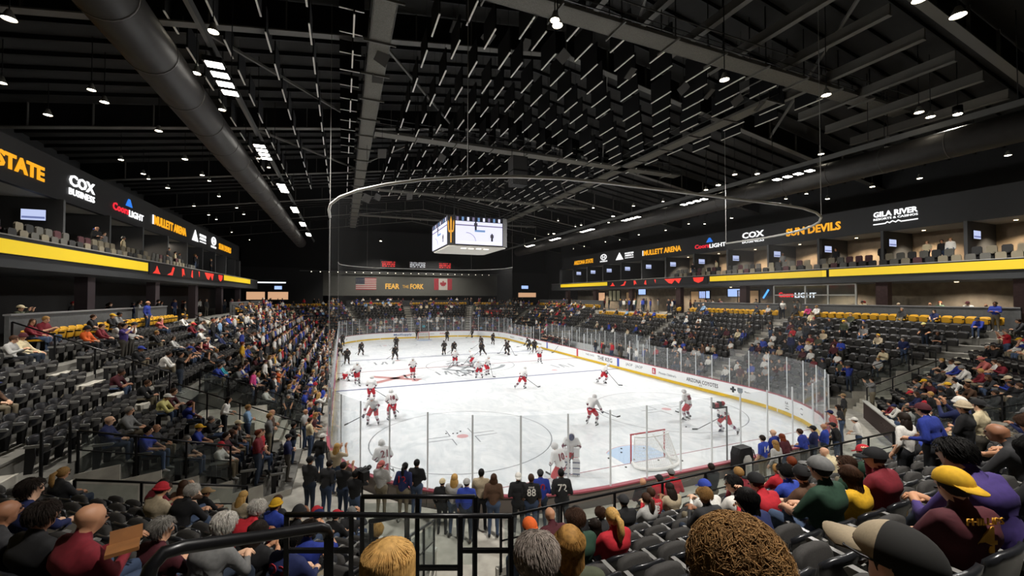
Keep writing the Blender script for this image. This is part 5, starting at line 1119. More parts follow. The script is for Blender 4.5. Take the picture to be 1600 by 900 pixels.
def seat_person(s, top, pose=None, stand=False, turn=0., src='crowd', **k):
    pose = pose or (rnd.choice(STP) if stand else rnd.choices(SITP, (35, 22, 15, 16, 12))[0]); rz = s['rz'] + turn + rnd.uniform(-.15, .15); p = s['p']
    if stand: p = (p[0] - math.sin(s['rz']) * .12, p[1] + math.cos(s['rz']) * .12, p[2])
    s['occ'] = person(pose, p, rz, top, sec=s['sec'], j=s['j'], q=s['q'], D=s['D'], u=s['u'], src=src, **look(**k)); s['stand'] = stand; return s['occ']
nW, nR, nO = M('number white', '#d9d6cf', .7), M('number red', '#a02430', .7), M('number gold', '#d39a2c', .7)
# the ones that stand out: (head-top pixel, stance, top colour, hair, hair or hat colour, extras)
H = [(95, 779, 's', 'black', 'short', 'dark-haired', dict(D=4.6)), (132, 800, 's', 'dark red', 'bald', '', dict(D=4.2, pose='sit_phone', scale=1.03)), (34, 772, 's', 'charcoal', 'bald', '', dict(D=5.5)), (270, 819, 's', 'maroon', 'short', 'grey-haired', dict(D=4.2, pose='sit_turn')),
     (289, 755, 's', 'black', 'short', 'white-haired', dict(D=6.0)), (327, 740, 's', 'black', 'cap', 'tan', {}), (380, 757, 's', 'beige', 'long', 'blonde', dict(pose='sit_phone')), (401, 780, 's', 'red', 'short', 'white-haired', dict(D=5.6)), (350, 812, 's', 'grey', 'short', 'white-haired', dict(D=4.0)), (414, 808, 's', 'black', 'long', 'dark-haired', dict(D=4.2)),
     (469, 770, 's', 'black', 'beanie', 'black', dict(D=6.0)), (461, 788, 's', 'navy', 'short', 'black-haired', dict(D=4.8, num=('23', nR), pose='sit_lap')), (507, 793, 's', 'blue', 'short', 'dark-haired', dict(D=5.2, pose='sit_hand')), (531, 783, 's', 'black', 'cap', 'red', {}), (546, 787, 's', 'charcoal', 'beanie', 'grey', {}),
     (165, 648, 's', 'navy', 'bald', '', {}), (186, 638, 's', 'grey', 'short', 'grey-haired', {}), (225, 667, 's', 'blue', 'short', 'black-haired', dict(sleeve=False)), (234, 662, 's', 'charcoal', 'bald', '', {}), (247, 602, 's', 'pale yellow', 'cap', 'white', dict(pose='sit_lean', sleeve=True)), (262, 604, 's', 'maroon', 'short', 'brown-haired', dict(pose='sit_lean')), (191, 588, 's', 'maroon', 'short', 'dark-haired', dict(pose='sit_lean', sleeve=False)), (283, 570, 'S', 'black', 'short', 'dark-haired', dict(num=('27', nW))),
     (268, 727, 's', 'black', 'short', 'brown-haired', dict(scale=.9)), (238, 735, 's', 'dark red', 'short', 'dark-haired', {}), (249, 749, 's', 'beige', 'beanie', 'red', dict(pose='sit_phone')), (365, 599, 'S', 'white', 'long', 'dark-haired', dict(pose='stand_lean')), (386, 620, 'S', 'light blue', 'short', 'fair-haired', dict(pose='stand_folded', trouser=2)), (393, 580, 'S', 'pink', 'pony', 'black-haired', {}), (431, 578, 'S', 'orange', 'cap', 'white', {}), (371, 635, 's', 'grey', 'cap', 'cream', {}), (369, 650, 's', 'charcoal', 'short', 'dark-haired', dict(pose='sit_hand')),
     (397, 676, 'S', 'dark red', 'short', 'red-haired', dict(pose='stand_folded', scale=1.05)), (404, 672, 'S', 'red', 'short', 'brown-haired', dict(pose='stand_rest')), (453, 683, 'S', 'navy', 'cap', 'black', dict(pose='stand_folded')), (460, 663, 'S', 'black', 'short', 'black-haired', {}), (444, 618, 'S', 'grey', 'short', 'grey-haired', dict(pose='stand_bend', turn=-1.4)), (461, 618, 'S', 'royal blue', 'cap', 'navy', {}), (463, 627, 'S', 'blue', 'short', 'dark-haired', {}), (473, 618, 'S', 'maroon', 'long', 'brown-haired', {}), (482, 601, 'S', 'royal blue', 'cap', 'blue', {}), (236, 588, 's', 'black', 'short', 'brown-haired', dict(pose='sit_lean')),
     (48, 466, 'c', 'olive', 'cap', 'cream', dict(pose='stand_phone')), (22, 502, 's', 'light grey', 'short', 'brown-haired', {}), (60, 520, 's', 'cream', 'beanie', 'maroon', {}), (80, 515, 's', 'dark red', 'short', 'fair-haired', {}), (150, 492, 's', 'black', 'short', 'brown-haired', {}), (188, 508, 'S', 'purple', 'short', 'black-haired', dict(num=('77', nW))), (201, 502, 'S', 'white', 'cap', 'charcoal', dict(num=('13', M('number navy', '#1d2650', .7)))), (229, 478, 'S', 'blue', 'bald', '', {}), (258, 541, 's', 'white', 'short', 'dark-haired', dict(pose='sit_lean')), (253, 494, 's', 'salmon', 'short', 'fair-haired', dict(pose='sit_hand')), (283, 492, 's', 'white', 'short', 'dark-haired', {}),
     (340, 565, 's', 'turquoise', 'capback', 'grey', dict(pose='sit_lean')),
     (857, 795, 's', 'maroon', 'bald', '', dict(D=6.5)), (886, 788, 's', 'black', 'long', 'black-haired', dict(D=6.8)), (905, 793, 's', 'green', 'short', 'brown-haired', dict(D=5.8, scale=1.06)), (925, 789, 's', 'orange', 'long', 'dark-haired', dict(scale=.85)), (937, 776, 's', 'charcoal', 'short', 'brown-haired', dict(scale=.92)), (966, 790, 's', 'red', 'pony', 'blonde', dict(D=5.2, pose='sit_lap')), (969, 771, 's', 'black', 'cap', 'charcoal', {}), (1003, 771, 's', 'light grey', 'pony', 'brown-haired', {}), (1021, 758, 's', 'red', 'short', 'brown-haired', dict(num=('8', nW, 'LE ROY'))), (1050, 755, 's', 'beige', 'long', 'dark-haired', dict(pose='sit_phone')),
     (806, 804, 's', 'green', 'capback', 'orange', dict(D=4.6, num=('00', M('number maroon', '#4a1018', .7), 'FACINELLI'), pose='sit_lap', scale=1.05)),
     (1088, 754, 's', 'charcoal', 'short', 'fair-haired', dict(D=5.6, pose='sit_phone')), (1103, 749, 's', 'white', 'cap', 'royal blue', dict(D=6.2)), (1144, 739, 's', 'white', 'short', 'black-haired', dict(D=6.3, num=('93', nR, 'ZIBANEJAD'), pose='sit_hand')), (1173, 757, 's', 'navy', 'long', 'black-haired', dict(D=5.4)), (1165, 733, 's', 'dark red', 'short', 'fair-haired', {}), (1190, 738, 's', 'red', 'cap', 'black', {}), (1208, 741, 's', 'royal blue', 'short', 'black-haired', dict(D=5.8, sleeve=False)), (1231, 736, 's', 'brown', 'cap', 'black', dict(D=6.0)), (1258, 726, 's', 'green', 'cap', 'grey', dict(D=4.3, scale=1.1, sleeve=False)), (1310, 735, 's', 'yellow', 'long', 'brown-haired', dict(D=5.0)), (1213, 722, 's', 'red', 'short', 'fair-haired', {}), (1228, 721, 's', 'brown', 'short', 'red-haired', {}),
     (1372, 710, 's', 'dark red', 'cap', 'black', dict(D=5.3, pose='sit_hand', scale=1.05)), (1341, 695, 's', 'green', 'cap', 'red', dict(D=7.0, pose='sit_phone')), (1328, 722, 's', 'green', 'short', 'brown-haired', dict(D=5.6)), (1498, 722, 's', 'maroon', 'capback', 'yellow', dict(D=4.0, num=('4', nO, 'PHILLIPS'), sleeve=False, pose='sit_lap', turn=-.4)), (1542, 706, 's', 'purple', 'short', 'black-haired', dict(D=4.5)), (1570, 700, 's', 'black', 'long', 'black-haired', dict(D=4.2)), (1593, 680, 's', 'charcoal', 'bald', '', dict(D=4.0)),
     (1434, 642, 'S', 'white', 'long', 'dark-haired', dict(D=7.8, pose='stand_rest', sleeve=False)), (1478, 659, 'S', 'blue', 'cap', 'maroon', dict(D=7.2, pose='stand_lean')), (1553, 644, 'S', 'cream', 'capback', 'black', dict(D=7.2, pose='stand_folded')), (1496, 586, 'S', 'black', 'cap', 'yellow', dict(num=('82', nW))), (1520, 650, 'S', 'navy', 'beanie', 'white', dict(D=8.5)), (1400, 628, 's', 'white', 'cap', 'navy', dict(pose='sit_lean')), (1420, 632, 's', 'light grey', 'short', 'black-haired', {}), (1462, 617, 'S', 'black', 'short', 'blonde', {}), (1450, 603, 's', 'maroon', 'short', 'dark-haired', {}), (1345, 583, 'S', 'blue', 'cap', 'charcoal', {}), (1362, 575, 'S', 'grey', 'short', 'dark-haired', dict(trouser=5)), (1322, 528, 'S', 'royal blue', 'cap', 'white', {}), (1374, 547, 's', 'cream', 'short', 'dark-haired', {}), (1542, 550, 's', 'salmon', 'cap', 'salmon', dict(pose='sit_lean')), (1443, 503, 'S', 'black', 'cap', 'pale yellow', {}), (1325, 498, 'S', 'olive', 'cap', 'yellow', {}), (1560, 484, 'S', 'blue', 'short', 'dark-haired', {}), (1203, 494, 'S', 'charcoal', 'short', 'brown-haired', {}), (1196, 530, 'S', 'royal blue', 'cap', 'white', {}), (1262, 478, 's', 'pink', 'short', 'fair-haired', {}), (1273, 479, 's', 'white', 'short', 'fair-haired', {}), (1096, 494, 's', 'white', 'short', 'dark-haired', {}),
     (484, 713, 'w', 'charcoal', 'cap', 'black', dict(pose='stand_folded', scale=1.06)), (510, 720, 'w', 'charcoal', 'short', 'dark-haired', dict(pose='stand_lean')), (536, 722, 'w', 'black', 'short', 'dark-haired', dict(pose='stand_phone')), (526, 693, 'w', 'beige', 'long', 'blonde', dict(pose='stand_phone')), (499, 678, 'w', 'black', 'cap', 'white', {}), (555, 735, 'w', 'black', 'short', 'black-haired', dict(pose='stand_phone')),
     (596, 720, 'w', 'light grey', 'capback', 'salmon', dict(pose='stand_folded')), (630, 724, 'w', 'navy', 'pony', 'black-haired', dict(num=('12', nR))), (651, 718, 'w', 'black', 'short', 'black-haired', dict(pose='stand_folded', trouser=3)), (691, 748, 'w', 'black', 'cap', 'cream', dict(scale=.9)), (710, 741, 'w', 'light grey', 'long', 'blonde', {}), (729, 748, 'w', 'royal blue', 'cap', 'light grey', dict(trouser=1)), (752, 733, 'w', 'beige', 'short', 'black-haired', dict(trouser=0)), (771, 742, 'w', 'brown', 'long', 'brown-haired', dict(trouser=3)),
     (810, 740, 'w', 'black', 'capback', 'white', {}), (830, 741, 'w', 'black', 'short', 'brown-haired', dict(num=('88', nW, 'KANE'))), (845, 735, 'w', 'blue', 'cap', 'charcoal', dict(num=('10', nR))), (878, 734, 'w', 'black', 'short', 'black-haired', dict(num=('72', nW), scale=1.05)),
     (1005, 747, 'w', 'black', 'bald', '', {}), (1031, 742, 'w', 'red', 'cap', 'black', {}), (1053, 734, 'w', 'red', 'cap', 'grey', {}), (1192, 680, 'w', 'royal blue', 'short', 'dark-haired', dict(num=('14', nW))), (1209, 671, 'w', 'blue', 'bald', '', dict(scale=1.05)), (1212, 688, 'w', 'light grey', 'long', 'fair-haired', {}), (1228, 678, 'w', 'maroon', 'long', 'red-haired', {}), (1256, 670, 'w', 'blue', 'short', 'brown-haired', {}), (1271, 665, 'w', 'navy', 'cap', 'black', {}), (1288, 662, 'w', 'royal blue', 'bald', '', {}), (1308, 660, 'w', 'black', 'cap', 'black', {}), (1342, 652, 'w', 'white', 'cap', 'white', {}), (1112, 724, 'w', 'black', 'short', 'dark-haired', {}), (1300, 640, 'w', 'salmon', 'cap', 'navy', {}), (1315, 632, 'w', 'charcoal', 'long', 'dark-haired', {}), (1318, 615, 'w', 'charcoal', 'cap', 'tan', {})]
for (u, v, st, top, hair, hc, ex) in H:
    ex = dict(ex); pose = ex.pop('pose', None); turn = ex.pop('turn', 0.)
    if st == 'w':
        pose = pose or rnd.choice(['stand_rest', 'stand_folded', 'stand_lean']); sc_ = ex.get('scale', 1.); p = onz(u, v, FLOOR_Z + 1.72 * sc_)
        d = max(abs(p[0]) - HX, abs(p[1]) - HY); cx, cy = max(0, abs(p[0]) - (HX - RR)), max(0, abs(p[1]) - (HY - RR)); dd = math.hypot(cx, cy) - RR
        if dd < .42:   # step back from the glass
            k_ = (RR + .42) / max(.1, math.hypot(cx, cy)); p = (math.copysign(min(abs(p[0]), HX - RR) + cx * k_, p[0]), math.copysign(min(abs(p[1]), HY - RR) + cy * k_, p[1]), 0)
        rz = math.atan2(-12 - p[1], 0 - p[0]) - PI / 2 if abs(p[1]) > 24 else math.atan2(0, -p[0]) - PI / 2
        person(pose, (p[0], p[1], FLOOR_Z), rz + turn, top, sec='walkway', j=99, q=p[0], D=float(np.linalg.norm(p[:2] - CAM[:2])), u=u, src='hand', **look(hair=hair, hairc=hc or 'dark-haired', scale=sc_, **{k: w_ for k, w_ in ex.items() if k != 'scale'}))
    elif st == 'c':
        p = onx(u, v, -23.8); person(pose, (-24.1, p[1], 5.15), -PI / 2, top, sec='concourse_left', j=50, q=p[1], D=20, u=u, src='hand', **look(hair=hair, hairc=hc, **ex))
    else:
        ps = pose or ('stand_rest' if st == 'S' else 'sit_lap'); near = v > 715 and u > 780
        hint = ex.pop('D', None); dmin = 12 if v < 640 else (9 if v < 715 and u < 1320 else 3.6)
        s = best_seat(u, v, ps, (12 if v > 735 else 99), 2.5 if hint else dmin, hint); seat_person(s, top, pose, st == 'S', turn, 'hand', hair=hair, hairc=hc or 'dark-haired', **ex)
# random fill by part of the stands
def density(s):
    u, j, q, sn = s['u'], s['j'], s['q'], s['sec']
    if not (-20 < u < 1620) or s['D'] < 3: return 0
    if sn == 'left':
        if u < 290: return .1 if s['v'] < 590 else .06
        if u < 400: return .42 if j < 6 else .38
        return .72 if j > 5 else .6
    if sn == 'right':
        if u > 1330: return .1
        if u > 1050: return .2 if j < 5 else .4
        return .3 if j < 3 else (.13 if q < 12 else .3)
    if sn == 'near_right': return .34 if j > 1 else .12
    if sn == 'near_left': return .1
    if sn == 'near': return .16 if s['p'][0] > -3 else .0
    if sn == 'far': return .6 if j > 6 else (.35 if j < 3 else .2)
    return .45
for s in SEATS:
    if s['occ'] is None and rnd.random() < density(s):
        st = (s['sec'] == 'left' and s['u'] > 400 and rnd.random() < (.6 if s['j'] > 5 else .25)) or rnd.random() < .06
        bl = s['sec'] == 'left' and s['u'] > 380; top = rnd.choices(RB, [w_ * (2.2 if bl and n in ('blue', 'royal blue', 'white') else 1) for n, w_ in zip(RB, RW)])[0]; seat_person(s, top, stand=st)
# people pressed along the side glass
y = -23.5
while y < 24:
    for sx in (-1, 1):
        if (sx > 0 and bench_gap(y)) or rnd.random() > (.85 if sx < 0 else .5): continue
        x = sx * rnd.uniform(13.45, 13.95); yy = y + rnd.uniform(-.15, .15); person(rnd.choice(STP), (x, yy, FLOOR_Z), sx * PI / 2 + rnd.uniform(-.3, .3), rnd.choices(RB, [w_ * (2.4 if n in ('blue', 'royal blue', 'white') else 1) for n, w_ in zip(RB, RW)])[0], sec='glass_left' if sx < 0 else 'glass_right', j=80, q=yy, D=float(proj((x, yy, 1.5))[2]), u=proj((x, yy, 1.5))[0], **look())
    y += .6
# people on the concourses and at the benches
for n, side, xr, yr in ((46, 1, (24.0, 27.5), (-31, 24)), (20, -1, (24.2, 27.5), (-18, 24))):
    for i in range(n):
        y = rnd.uniform(*yr); x = side * rnd.uniform(*xr)
        if side > 0 and rnd.random() < .5: y = rnd.uniform(-12, 8); x = rnd.uniform(22.4, 25) if -4.5 < y < 9 else x
        if 22.9 < abs(x) < 23.9: x = side * 24.1
        if any(abs(y - c) < .75 for c in (-41, -30.5, -23.5, -11.8, -3, 6, 15, 24)) and 24.9 < abs(x) < 26.3: x = side * 24.3
        person(rnd.choice(STP[:2] + STP[3:]), (x, y, 5.15), side * PI / 2 + rnd.uniform(-.8, .8), rnd.choices(RB, RW)[0], sec='concourse_right' if side > 0 else 'concourse_left', j=50, q=y, D=float(proj((x, y, 6))[2]), u=proj((x, y, 6))[0], **look())
for y, tp in ((-22.9, 'cream'), (-25.1, 'white'), (-26.8, 'navy'), (-28.6, 'white'), (-29.4, 'maroon')): person('stand_lean', (24.15, y, 5.15), PI / 2, tp, sec='concourse_right', j=50, q=y, D=float(proj((24, y, 6))[2]), u=proj((24, y, 6))[0], src='hand', **look())
for i in range(46):
    x = rnd.uniform(-26, 27); y = rnd.uniform(41.4, 44.5); person(rnd.choice(STP[:2]), (x, y, 5.15), PI + rnd.uniform(-.6, .6), rnd.choices(RB, RW)[0], sec='concourse_far', j=50, q=x, D=90, u=proj((x, y, 6))[0], **look())
for side, ys, rr in ((1, (-27.2, -26.6, -26, -23.2, -20.1, -15.4, -8.2, -4.8), (24.5, 26)), (-1, (-10.2, -9.7, -9.1, -6.2, .8, 3.2, 4.1, 6.8, 8.2, 12), (24.5, 26))):
    for y in ys: person(rnd.choice(STP[:2]), (side * rnd.uniform(25.7, 26.2), y, 9.5), side * PI / 2 + rnd.uniform(-.5, .5), rnd.choice(['white', 'dark red', 'charcoal', 'grey', 'cream', 'black']), sec='suite_right' if side > 0 else 'suite_left', j=60, q=y, D=float(proj((side * 25, y, 10))[2]), u=proj((side * 25, y, 10))[0], **look())
for i in range(9): y = -8.4 + i * .78; person('stand_folded' if i < 5 else 'stand_lean', (14.0 + (i % 2) * .35, y, FLOOR_Z), PI / 2 + rnd.uniform(-.3, .3), ('black', 'white', 'charcoal', 'black', 'red', 'grey', 'black', 'red', 'black')[i], sec='bench_near', j=70, q=y, D=float(proj((14, y, 1))[2]), u=proj((14, y, 1))[0], **look())
for i in range(13): y = 4.4 + i * .6; person('sit_lean', (14.3, y, FLOOR_Z), PI / 2, ('black', 'maroon', 'black')[i % 3], sec='bench_far', j=70, q=y, D=float(proj((14, y, 1))[2]), u=proj((14, y, 1))[0], **look(hair='beanie', hairc=('black', 'white')[i % 2]))
# ------------------------------------------------------------------ which are built one by one: the 300 that show largest
WH = {'glass_left': 'left-side glass', 'glass_right': 'right-side glass', 'walkway': 'walkway behind the glass', 'concourse_left': 'left-side concourse', 'concourse_right': 'right-side concourse', 'concourse_far': 'far end concourse', 'suite_left': 'left-side suites', 'suite_right': 'right-side suites', 'bench_near': 'nearer team bench', 'bench_far': 'farther team bench'}
WH.update({n: s.words for n, s in S.items()})
def rank(P): return (0 if P['src'] == 'hand' else 1, P['D'] + (30 if P['sec'].startswith('concourse') else 0))
vis = [P for P in PEOPLE if -30 < P['u'] < 1630]; vis.sort(key=rank); ONE, REST = vis[:292], vis[292:]
by = {}
for P in ONE: by.setdefault((P['sec'], P['j']), []).append(P)
for (sn, j), L in by.items():
    L.sort(key=lambda P: P['q'])
    for i, P in enumerate(L):
        hat = {'cap': 'cap', 'capback': 'backward cap', 'beanie': 'knit hat'}.get(P['hair']); hd_ = 'bald' if P['hair'] == 'bald' else (P['hairc'] if not hat else '')
        pst = 'seated' if P['pose'].startswith('sit') else 'standing'; rw = '' if j >= 50 else ', %s row' % nth(12 - j)
        lb = ' '.join(('%s %s person, %s top%s, %s%s, %s along' % (pst, hd_, P['top'], (', ' + P['hairc'] + ' ' + hat) if hat else '', WH[sn].replace(' block', ''), rw, nth(i + 1))).split()); P['grp'] = 'people on the ' + WH[sn]
        build_person(P, lb, P['grp'])
# the far rest of the crowd, merged
def low(pose):
    me, J = POSE[pose]; co = np.zeros(len(me.vertices) * 3); me.vertices.foreach_get('co', co); F = [tuple(p.vertices) for p in me.polygons]; mi = [p.material_index for p in me.polygons]; return co.reshape(-1, 3), F, mi, J
LOWP = {}
J_ = sit(.05); queue('low_sit', J_, caps_person(J_), 6, .045, .22); J_ = stand(); queue('low_stand', J_, caps_person(J_, 1.1), 6, .045, .22); grow()
for p in ('low_sit', 'low_stand'): LOWP[p] = low(p)
hv, hf = shell(_k, .115, 8, 6); AV, AF, AC = [], [], []; nv = 0
for P in REST:
    co, F, mi, J = LOWP['low_sit' if P['pose'].startswith('sit') else 'low_stand']; c, s_ = math.cos(P['rz']), math.sin(P['rz']); R = np.array(((c, -s_, 0), (s_, c, 0), (0, 0, 1)))
    AV.append(co * P['scale'] @ R.T + P['pos']); AF += [tuple(nv + i for i in f) for f in F]; nv += len(co)
    sk, tp = lin(('#c99a7c', '#b98766', '#d3a98c', '#8e6248', '#a97a5c')[P['skin']]), lin(PAL[P['top']]); tr = lin(('#16181c', '#1d2736', '#2c3a52', '#3b4a63', '#3a362f', '#6b6250')[P['trouser']]); pal = (sk, tp, tr, (.02, .02, .02), (.02, .02, .02), tp if P['sleeve'] else sk); AC += [pal[m_] for m_ in mi]
    if P['hair'] != 'bald':
        h = np.array(hv) + J['head']; AV.append(h * P['scale'] @ R.T + P['pos']); AF += [tuple(nv + i for i in f) for f in hf]; nv += len(hv); AC += [lin(HRC.get(P['hairc']) or PAL.get(P['hairc'], '#222222'))] * len(hf)
me = bpy.data.meshes.new('crowd'); me.from_pydata(np.concatenate(AV).tolist(), [], AF); at = me.attributes.new('tint', 'FLOAT_COLOR', 'FACE'); at.data.foreach_set('color', np.array([(*c, 1) for c in AC], float).ravel()); me.polygons.foreach_set('use_smooth', [True] * len(AF)); me.update()
m_ = M('crowd cloth', '#888888', .8); nt = m_.node_tree; an = nt.nodes.new('ShaderNodeAttribute'); an.attribute_name = 'tint'; nt.links.new(an.outputs['Color'], nt.nodes['Principled BSDF'].inputs['Base Color']); me.materials.append(m_)
o = link('distant_crowd', me); tag(o, 'distant spectators scattered over the far rows and concourses', 'crowd', None, 'stuff')
# ------------------------------------------------------------------ seats: nearest one by one, the rest merged
GY = [s for s in SEATS if is_yellow(s)]; GD = [s for s in SEATS if not is_yellow(s)]
def inview(s): return -15 < s['u'] < 1615 and s['v'] < 930 and s['D'] > .4
gd = sorted([s for s in GD if inview(s)], key=lambda s: s['D'])[:296]; gy = sorted([s for s in GY if inview(s)], key=lambda s: s['D'])[:110]; one = set(map(id, gd + gy)); grp = {}
for s in gd + gy: grp.setdefault((s['sec'], s['j'], is_yellow(s)), []).append(s)
for (sn, j, yl), L in grp.items():
    L.sort(key=lambda s: s['q']); w_ = S[sn].words
    for i, s in enumerate(L):
        oc = s['occ'] is not None and not s.get('stand'); t = thing('yellow_seat' if yl else 'stadium_seat', '%s folding seat, %s, %s row up, %s along the row' % (('bright yellow' if yl else 'charcoal') + (' occupied' if oc else ' empty'), w_, nth(12 - j), nth(i + 1)), 'seat', s['p'], s['rz'], ('yellow' if yl else 'charcoal') + ' seats, ' + w_)
        A = ME[1 if yl else 0]
        for n_, me in (('backrest', A[0]), ('cushion', A[2] if oc else A[1]), ('armrest', A[3]), ('standard', A[4])): link(n_, me, t)
def bulk(L, mats, name, label):
    T = {}
    for oc in (0, 1):
        b = MB(); bk = seat_back(n=2); b.add(bk.v, bk.f, 0); pn = seat_pan(bool(oc)); b.add(pn.v, pn.f, 1); a = seat_arm(); b.add(a.v, a.f, 2); b.box((.27, -.2, .3), (.03, .14, .6), mi=3); T[oc] = (np.array(b.v), b.f, b.m)
    AV, AF, AM, nv = [], [], [], 0
    for s in L:
        co, F, mi = T[1 if (s['occ'] is not None and not s.get('stand')) else 0]; c, s_ = math.cos(s['rz']), math.sin(s['rz']); R = np.array(((c, -s_, 0), (s_, c, 0), (0, 0, 1)))
        AV.append(co @ R.T + np.array(s['p'])); AF += [tuple(nv + i for i in f) for f in F]; AM += mi; nv += len(co)
    me = bpy.data.meshes.new(name); me.from_pydata(np.concatenate(AV).tolist(), [], AF)
    for m_ in mats: me.materials.append(m_)
    me.polygons.foreach_set('material_index', AM); me.update(); tag(link(name, me), label, 'seats', None, 'stuff')
bulk([s for s in GD if id(s) not in one and inview(s)], [m_sb, m_sc, m_sa, m_sl], 'distant_seats', 'rows of charcoal folding seats in the farther stands')
bulk([s for s in GY if id(s) not in one and inview(s)], [m_sy, m_sy, m_sl, m_sl], 'distant_yellow_seats', 'last rows of yellow folding seats at the far side')
# ------------------------------------------------------------------ vomitory walls and railings
def vom_wall(nm, s, end, js, off=.02):
    """pale wall panel closing the cut ends of rows"""
    b = MB(); js = [j for j in js if s.j0 <= j <= s.j1]
    for j in js:
        di, do = Dj(j) - .62, Dj(j) + .14
        q = (lambda D: s.lo(D) + s.m0(j) - off) if end == 0 else ((lambda D: s.hi(D) - s.m1(j) + off) if end == 1 else (lambda D: end))
        A, C_ = s.pt(di, q(di)), s.pt(do, q(do)); t3 = np.array((*s.t, 0)) * .03 * (-1 if end == 0 else 1)
        P = [np.array((*A, FLOOR_Z)), np.array((*C_, FLOOR_Z)), np.array((*C_, s.T(j) + .1)), np.array((*A, s.T(j) + .1))]; P += [p + t3 for p in P]
        b.add(P, [(0, 1, 2, 3), (7, 6, 5, 4), (3, 2, 6, 7), (0, 3, 7, 4), (1, 5, 6, 2)])
    return struct(b, nm, m_conc)
def edge_rail(label, s, q, j_hi, j_lo, **k):
    f = lambda j, D: (*s.pt(D, q(D, j)), s.T(j) + .1); return railing(label, [f(j_hi, Dj(j_hi) + .1), f(j_lo, Dj(j_lo) - .55)], **k)
L_, R_, NL, NR, NE = S['left'], S['right'], S['near_left'], S['near_right'], S['near']
vom_wall('wall_vomitory_1', L_, 0, range(6, 12)); vom_wall('wall_vomitory_2', R_, 0, range(6, 12)); vom_wall('wall_vomitory_3', NL, 1, range(6, 10)); vom_wall('wall_vomitory_4', NR, 1, range(6, 11)); vom_wall('wall_vomitory_5', NL, 0, range(2, 10)); vom_wall('wall_vomitory_6', NR, 0, range(4, 11))
edge_rail('black railing down the left-side stand beside the near corner passage', L_, lambda D, j: L_.lo(D) + 1.22, 6, 9); edge_rail('black railing down the right-side stand beside the near corner passage', R_, lambda D, j: R_.lo(D) + 1.22, 6, 9)
edge_rail('black railing on the corner block edge of the left-side passage', NL, lambda D, j: NL.hi(D) - 1.02, 6, 9); edge_rail('black railing on the corner block edge of the right-side passage', NR, lambda D, j: NR.hi(D) - 1.02, 6, 10)
edge_rail('black railing above the passage nearest the camera, corner block edge', NL, lambda D, j: NL.lo(D) + 1.52, 3, 9); edge_rail('black railing above the far corner passage of the near end stand', NR, lambda D, j: NR.lo(D) + 1.22, 4, 10)
edge_rail('black railing on the near edge of the second left-side passage', L_, lambda D, j: -21.84, 6, 11); edge_rail('black railing on the far edge of the second left-side passage', L_, lambda D, j: -18.56, 6, 11)
D = Dj(8) - .6; railing('long glass railing along the front of the near end stand', [(*NE.pt(D, NE.lo(D) + .1), NE.T(8) + .1), (*NE.pt(D, NE.hi(D) - 1.0), NE.T(8) + .1)], group=None)
for sx, nm in ((-1, 'left-side'), (1, 'right-side')):
    s = L_ if sx < 0 else R_
    AI = LEFT_AISLES if sx < 0 else SIDE_AISLES
    for a in AI: edge_rail('sloping handrail beside the %s stairs of the %s stand' % (nth(AI.index(a) + 1), nm), s, lambda D, j: a + .62, 0, 5, glass=False, rails=(1.,))
    D = Dj(6) + .2; railing('railing across the top of the near %s passage' % nm, [(*s.pt(D, s.lo(D) + 1.15), Tj(5)), (*s.pt(D, s.lo(D) + .1), Tj(5))], glass=False)
# foreground barriers at the head of the passage and the stair handrail
def rail_thing(label, tops, posts, mids=(), r=.024, drop=.95, glass=()):
    t = thing('handrail', label, 'handrail', tuple(np.array(tops[0]) - (0, 0, drop)))
    b = MB(); b.tube(tops, r, 10); part(b, 'top_rail', m_blackm, t, True)
    for p, d in posts: b = MB(); b.bar(p, np.array(p) - (0, 0, d), r * 1.8); part(b, 'post', m_blackm, t)
    for p, q in mids: b = MB(); b.bar(p, q, r * 1.5); part(b, 'mid_rail', m_blackm, t)
    for p, q, h0, h1 in glass:
        p, q = np.array(p), np.array(q); n_ = np.array((0, .006, 0)); P = [p - (0, 0, h0), q - (0, 0, h0), q - (0, 0, h1), p - (0, 0, h1)]; P += [x + n_ for x in P]; b = MB(); b.add(P, [(0, 1, 2, 3), (7, 6, 5, 4), (0, 4, 5, 1), (3, 2, 6, 7), (0, 3, 7, 4), (1, 5, 6, 2)]); part(b, 'glass_panel', m_railglass, t)
    return t
e = lambda u, v, D: tuple(atd(u, v, D))
p_ = e(514, 838, 1.92)
rail_thing('thick rounded stair handrail closest to the camera', [e(222, 930, 1.32), e(236, 886, 1.35), e(256, 864, 1.38), e(285, 855, 1.42), e(400, 839, 1.65), e(498, 824, 1.88), e(509, 827, 1.91), p_], [(p_, .8), (e(226, 915, 1.33), .6)], r=.023)
rail_thing('square black barrier between the corner seats and the stairs', [e(446, 804, 3.4), e(549, 804, 3.4), e(660, 806, 3.45), e(800, 806, 3.5)], [(e(448, 804, 3.4), .55), (e(549, 804, 3.4), .8), (e(719, 806, 3.45), .5), (e(798, 806, 3.5), .6)], [(e(448, 860, 3.4), e(549, 860, 3.4)), (e(719, 860, 3.45), e(798, 860, 3.5)), (e(655, 887, 3.45), e(719, 887, 3.45))], r=.021)
rail_thing('black rail frame above the passage nearest the camera', [e(566, 776, 3.8), e(652, 776, 3.8), e(742, 776, 3.8)], [(e(566, 776, 3.8), .75), (e(652, 776, 3.8), .95), (e(742, 776, 3.8), .75)], [], r=.021, glass=((e(568, 776, 3.8), e(650, 776, 3.8), .62, .06), (e(654, 776, 3.8), e(740, 776, 3.8), .62, .06)))
rail_thing('low grey inclined rail inside the passage nearest the camera', [e(578, 815, 5.2), e(632, 804, 5.0), e(637, 806, 5.0)], [(e(580, 815, 5.2), .8), (e(636, 806, 5.0), .8)], r=.03)
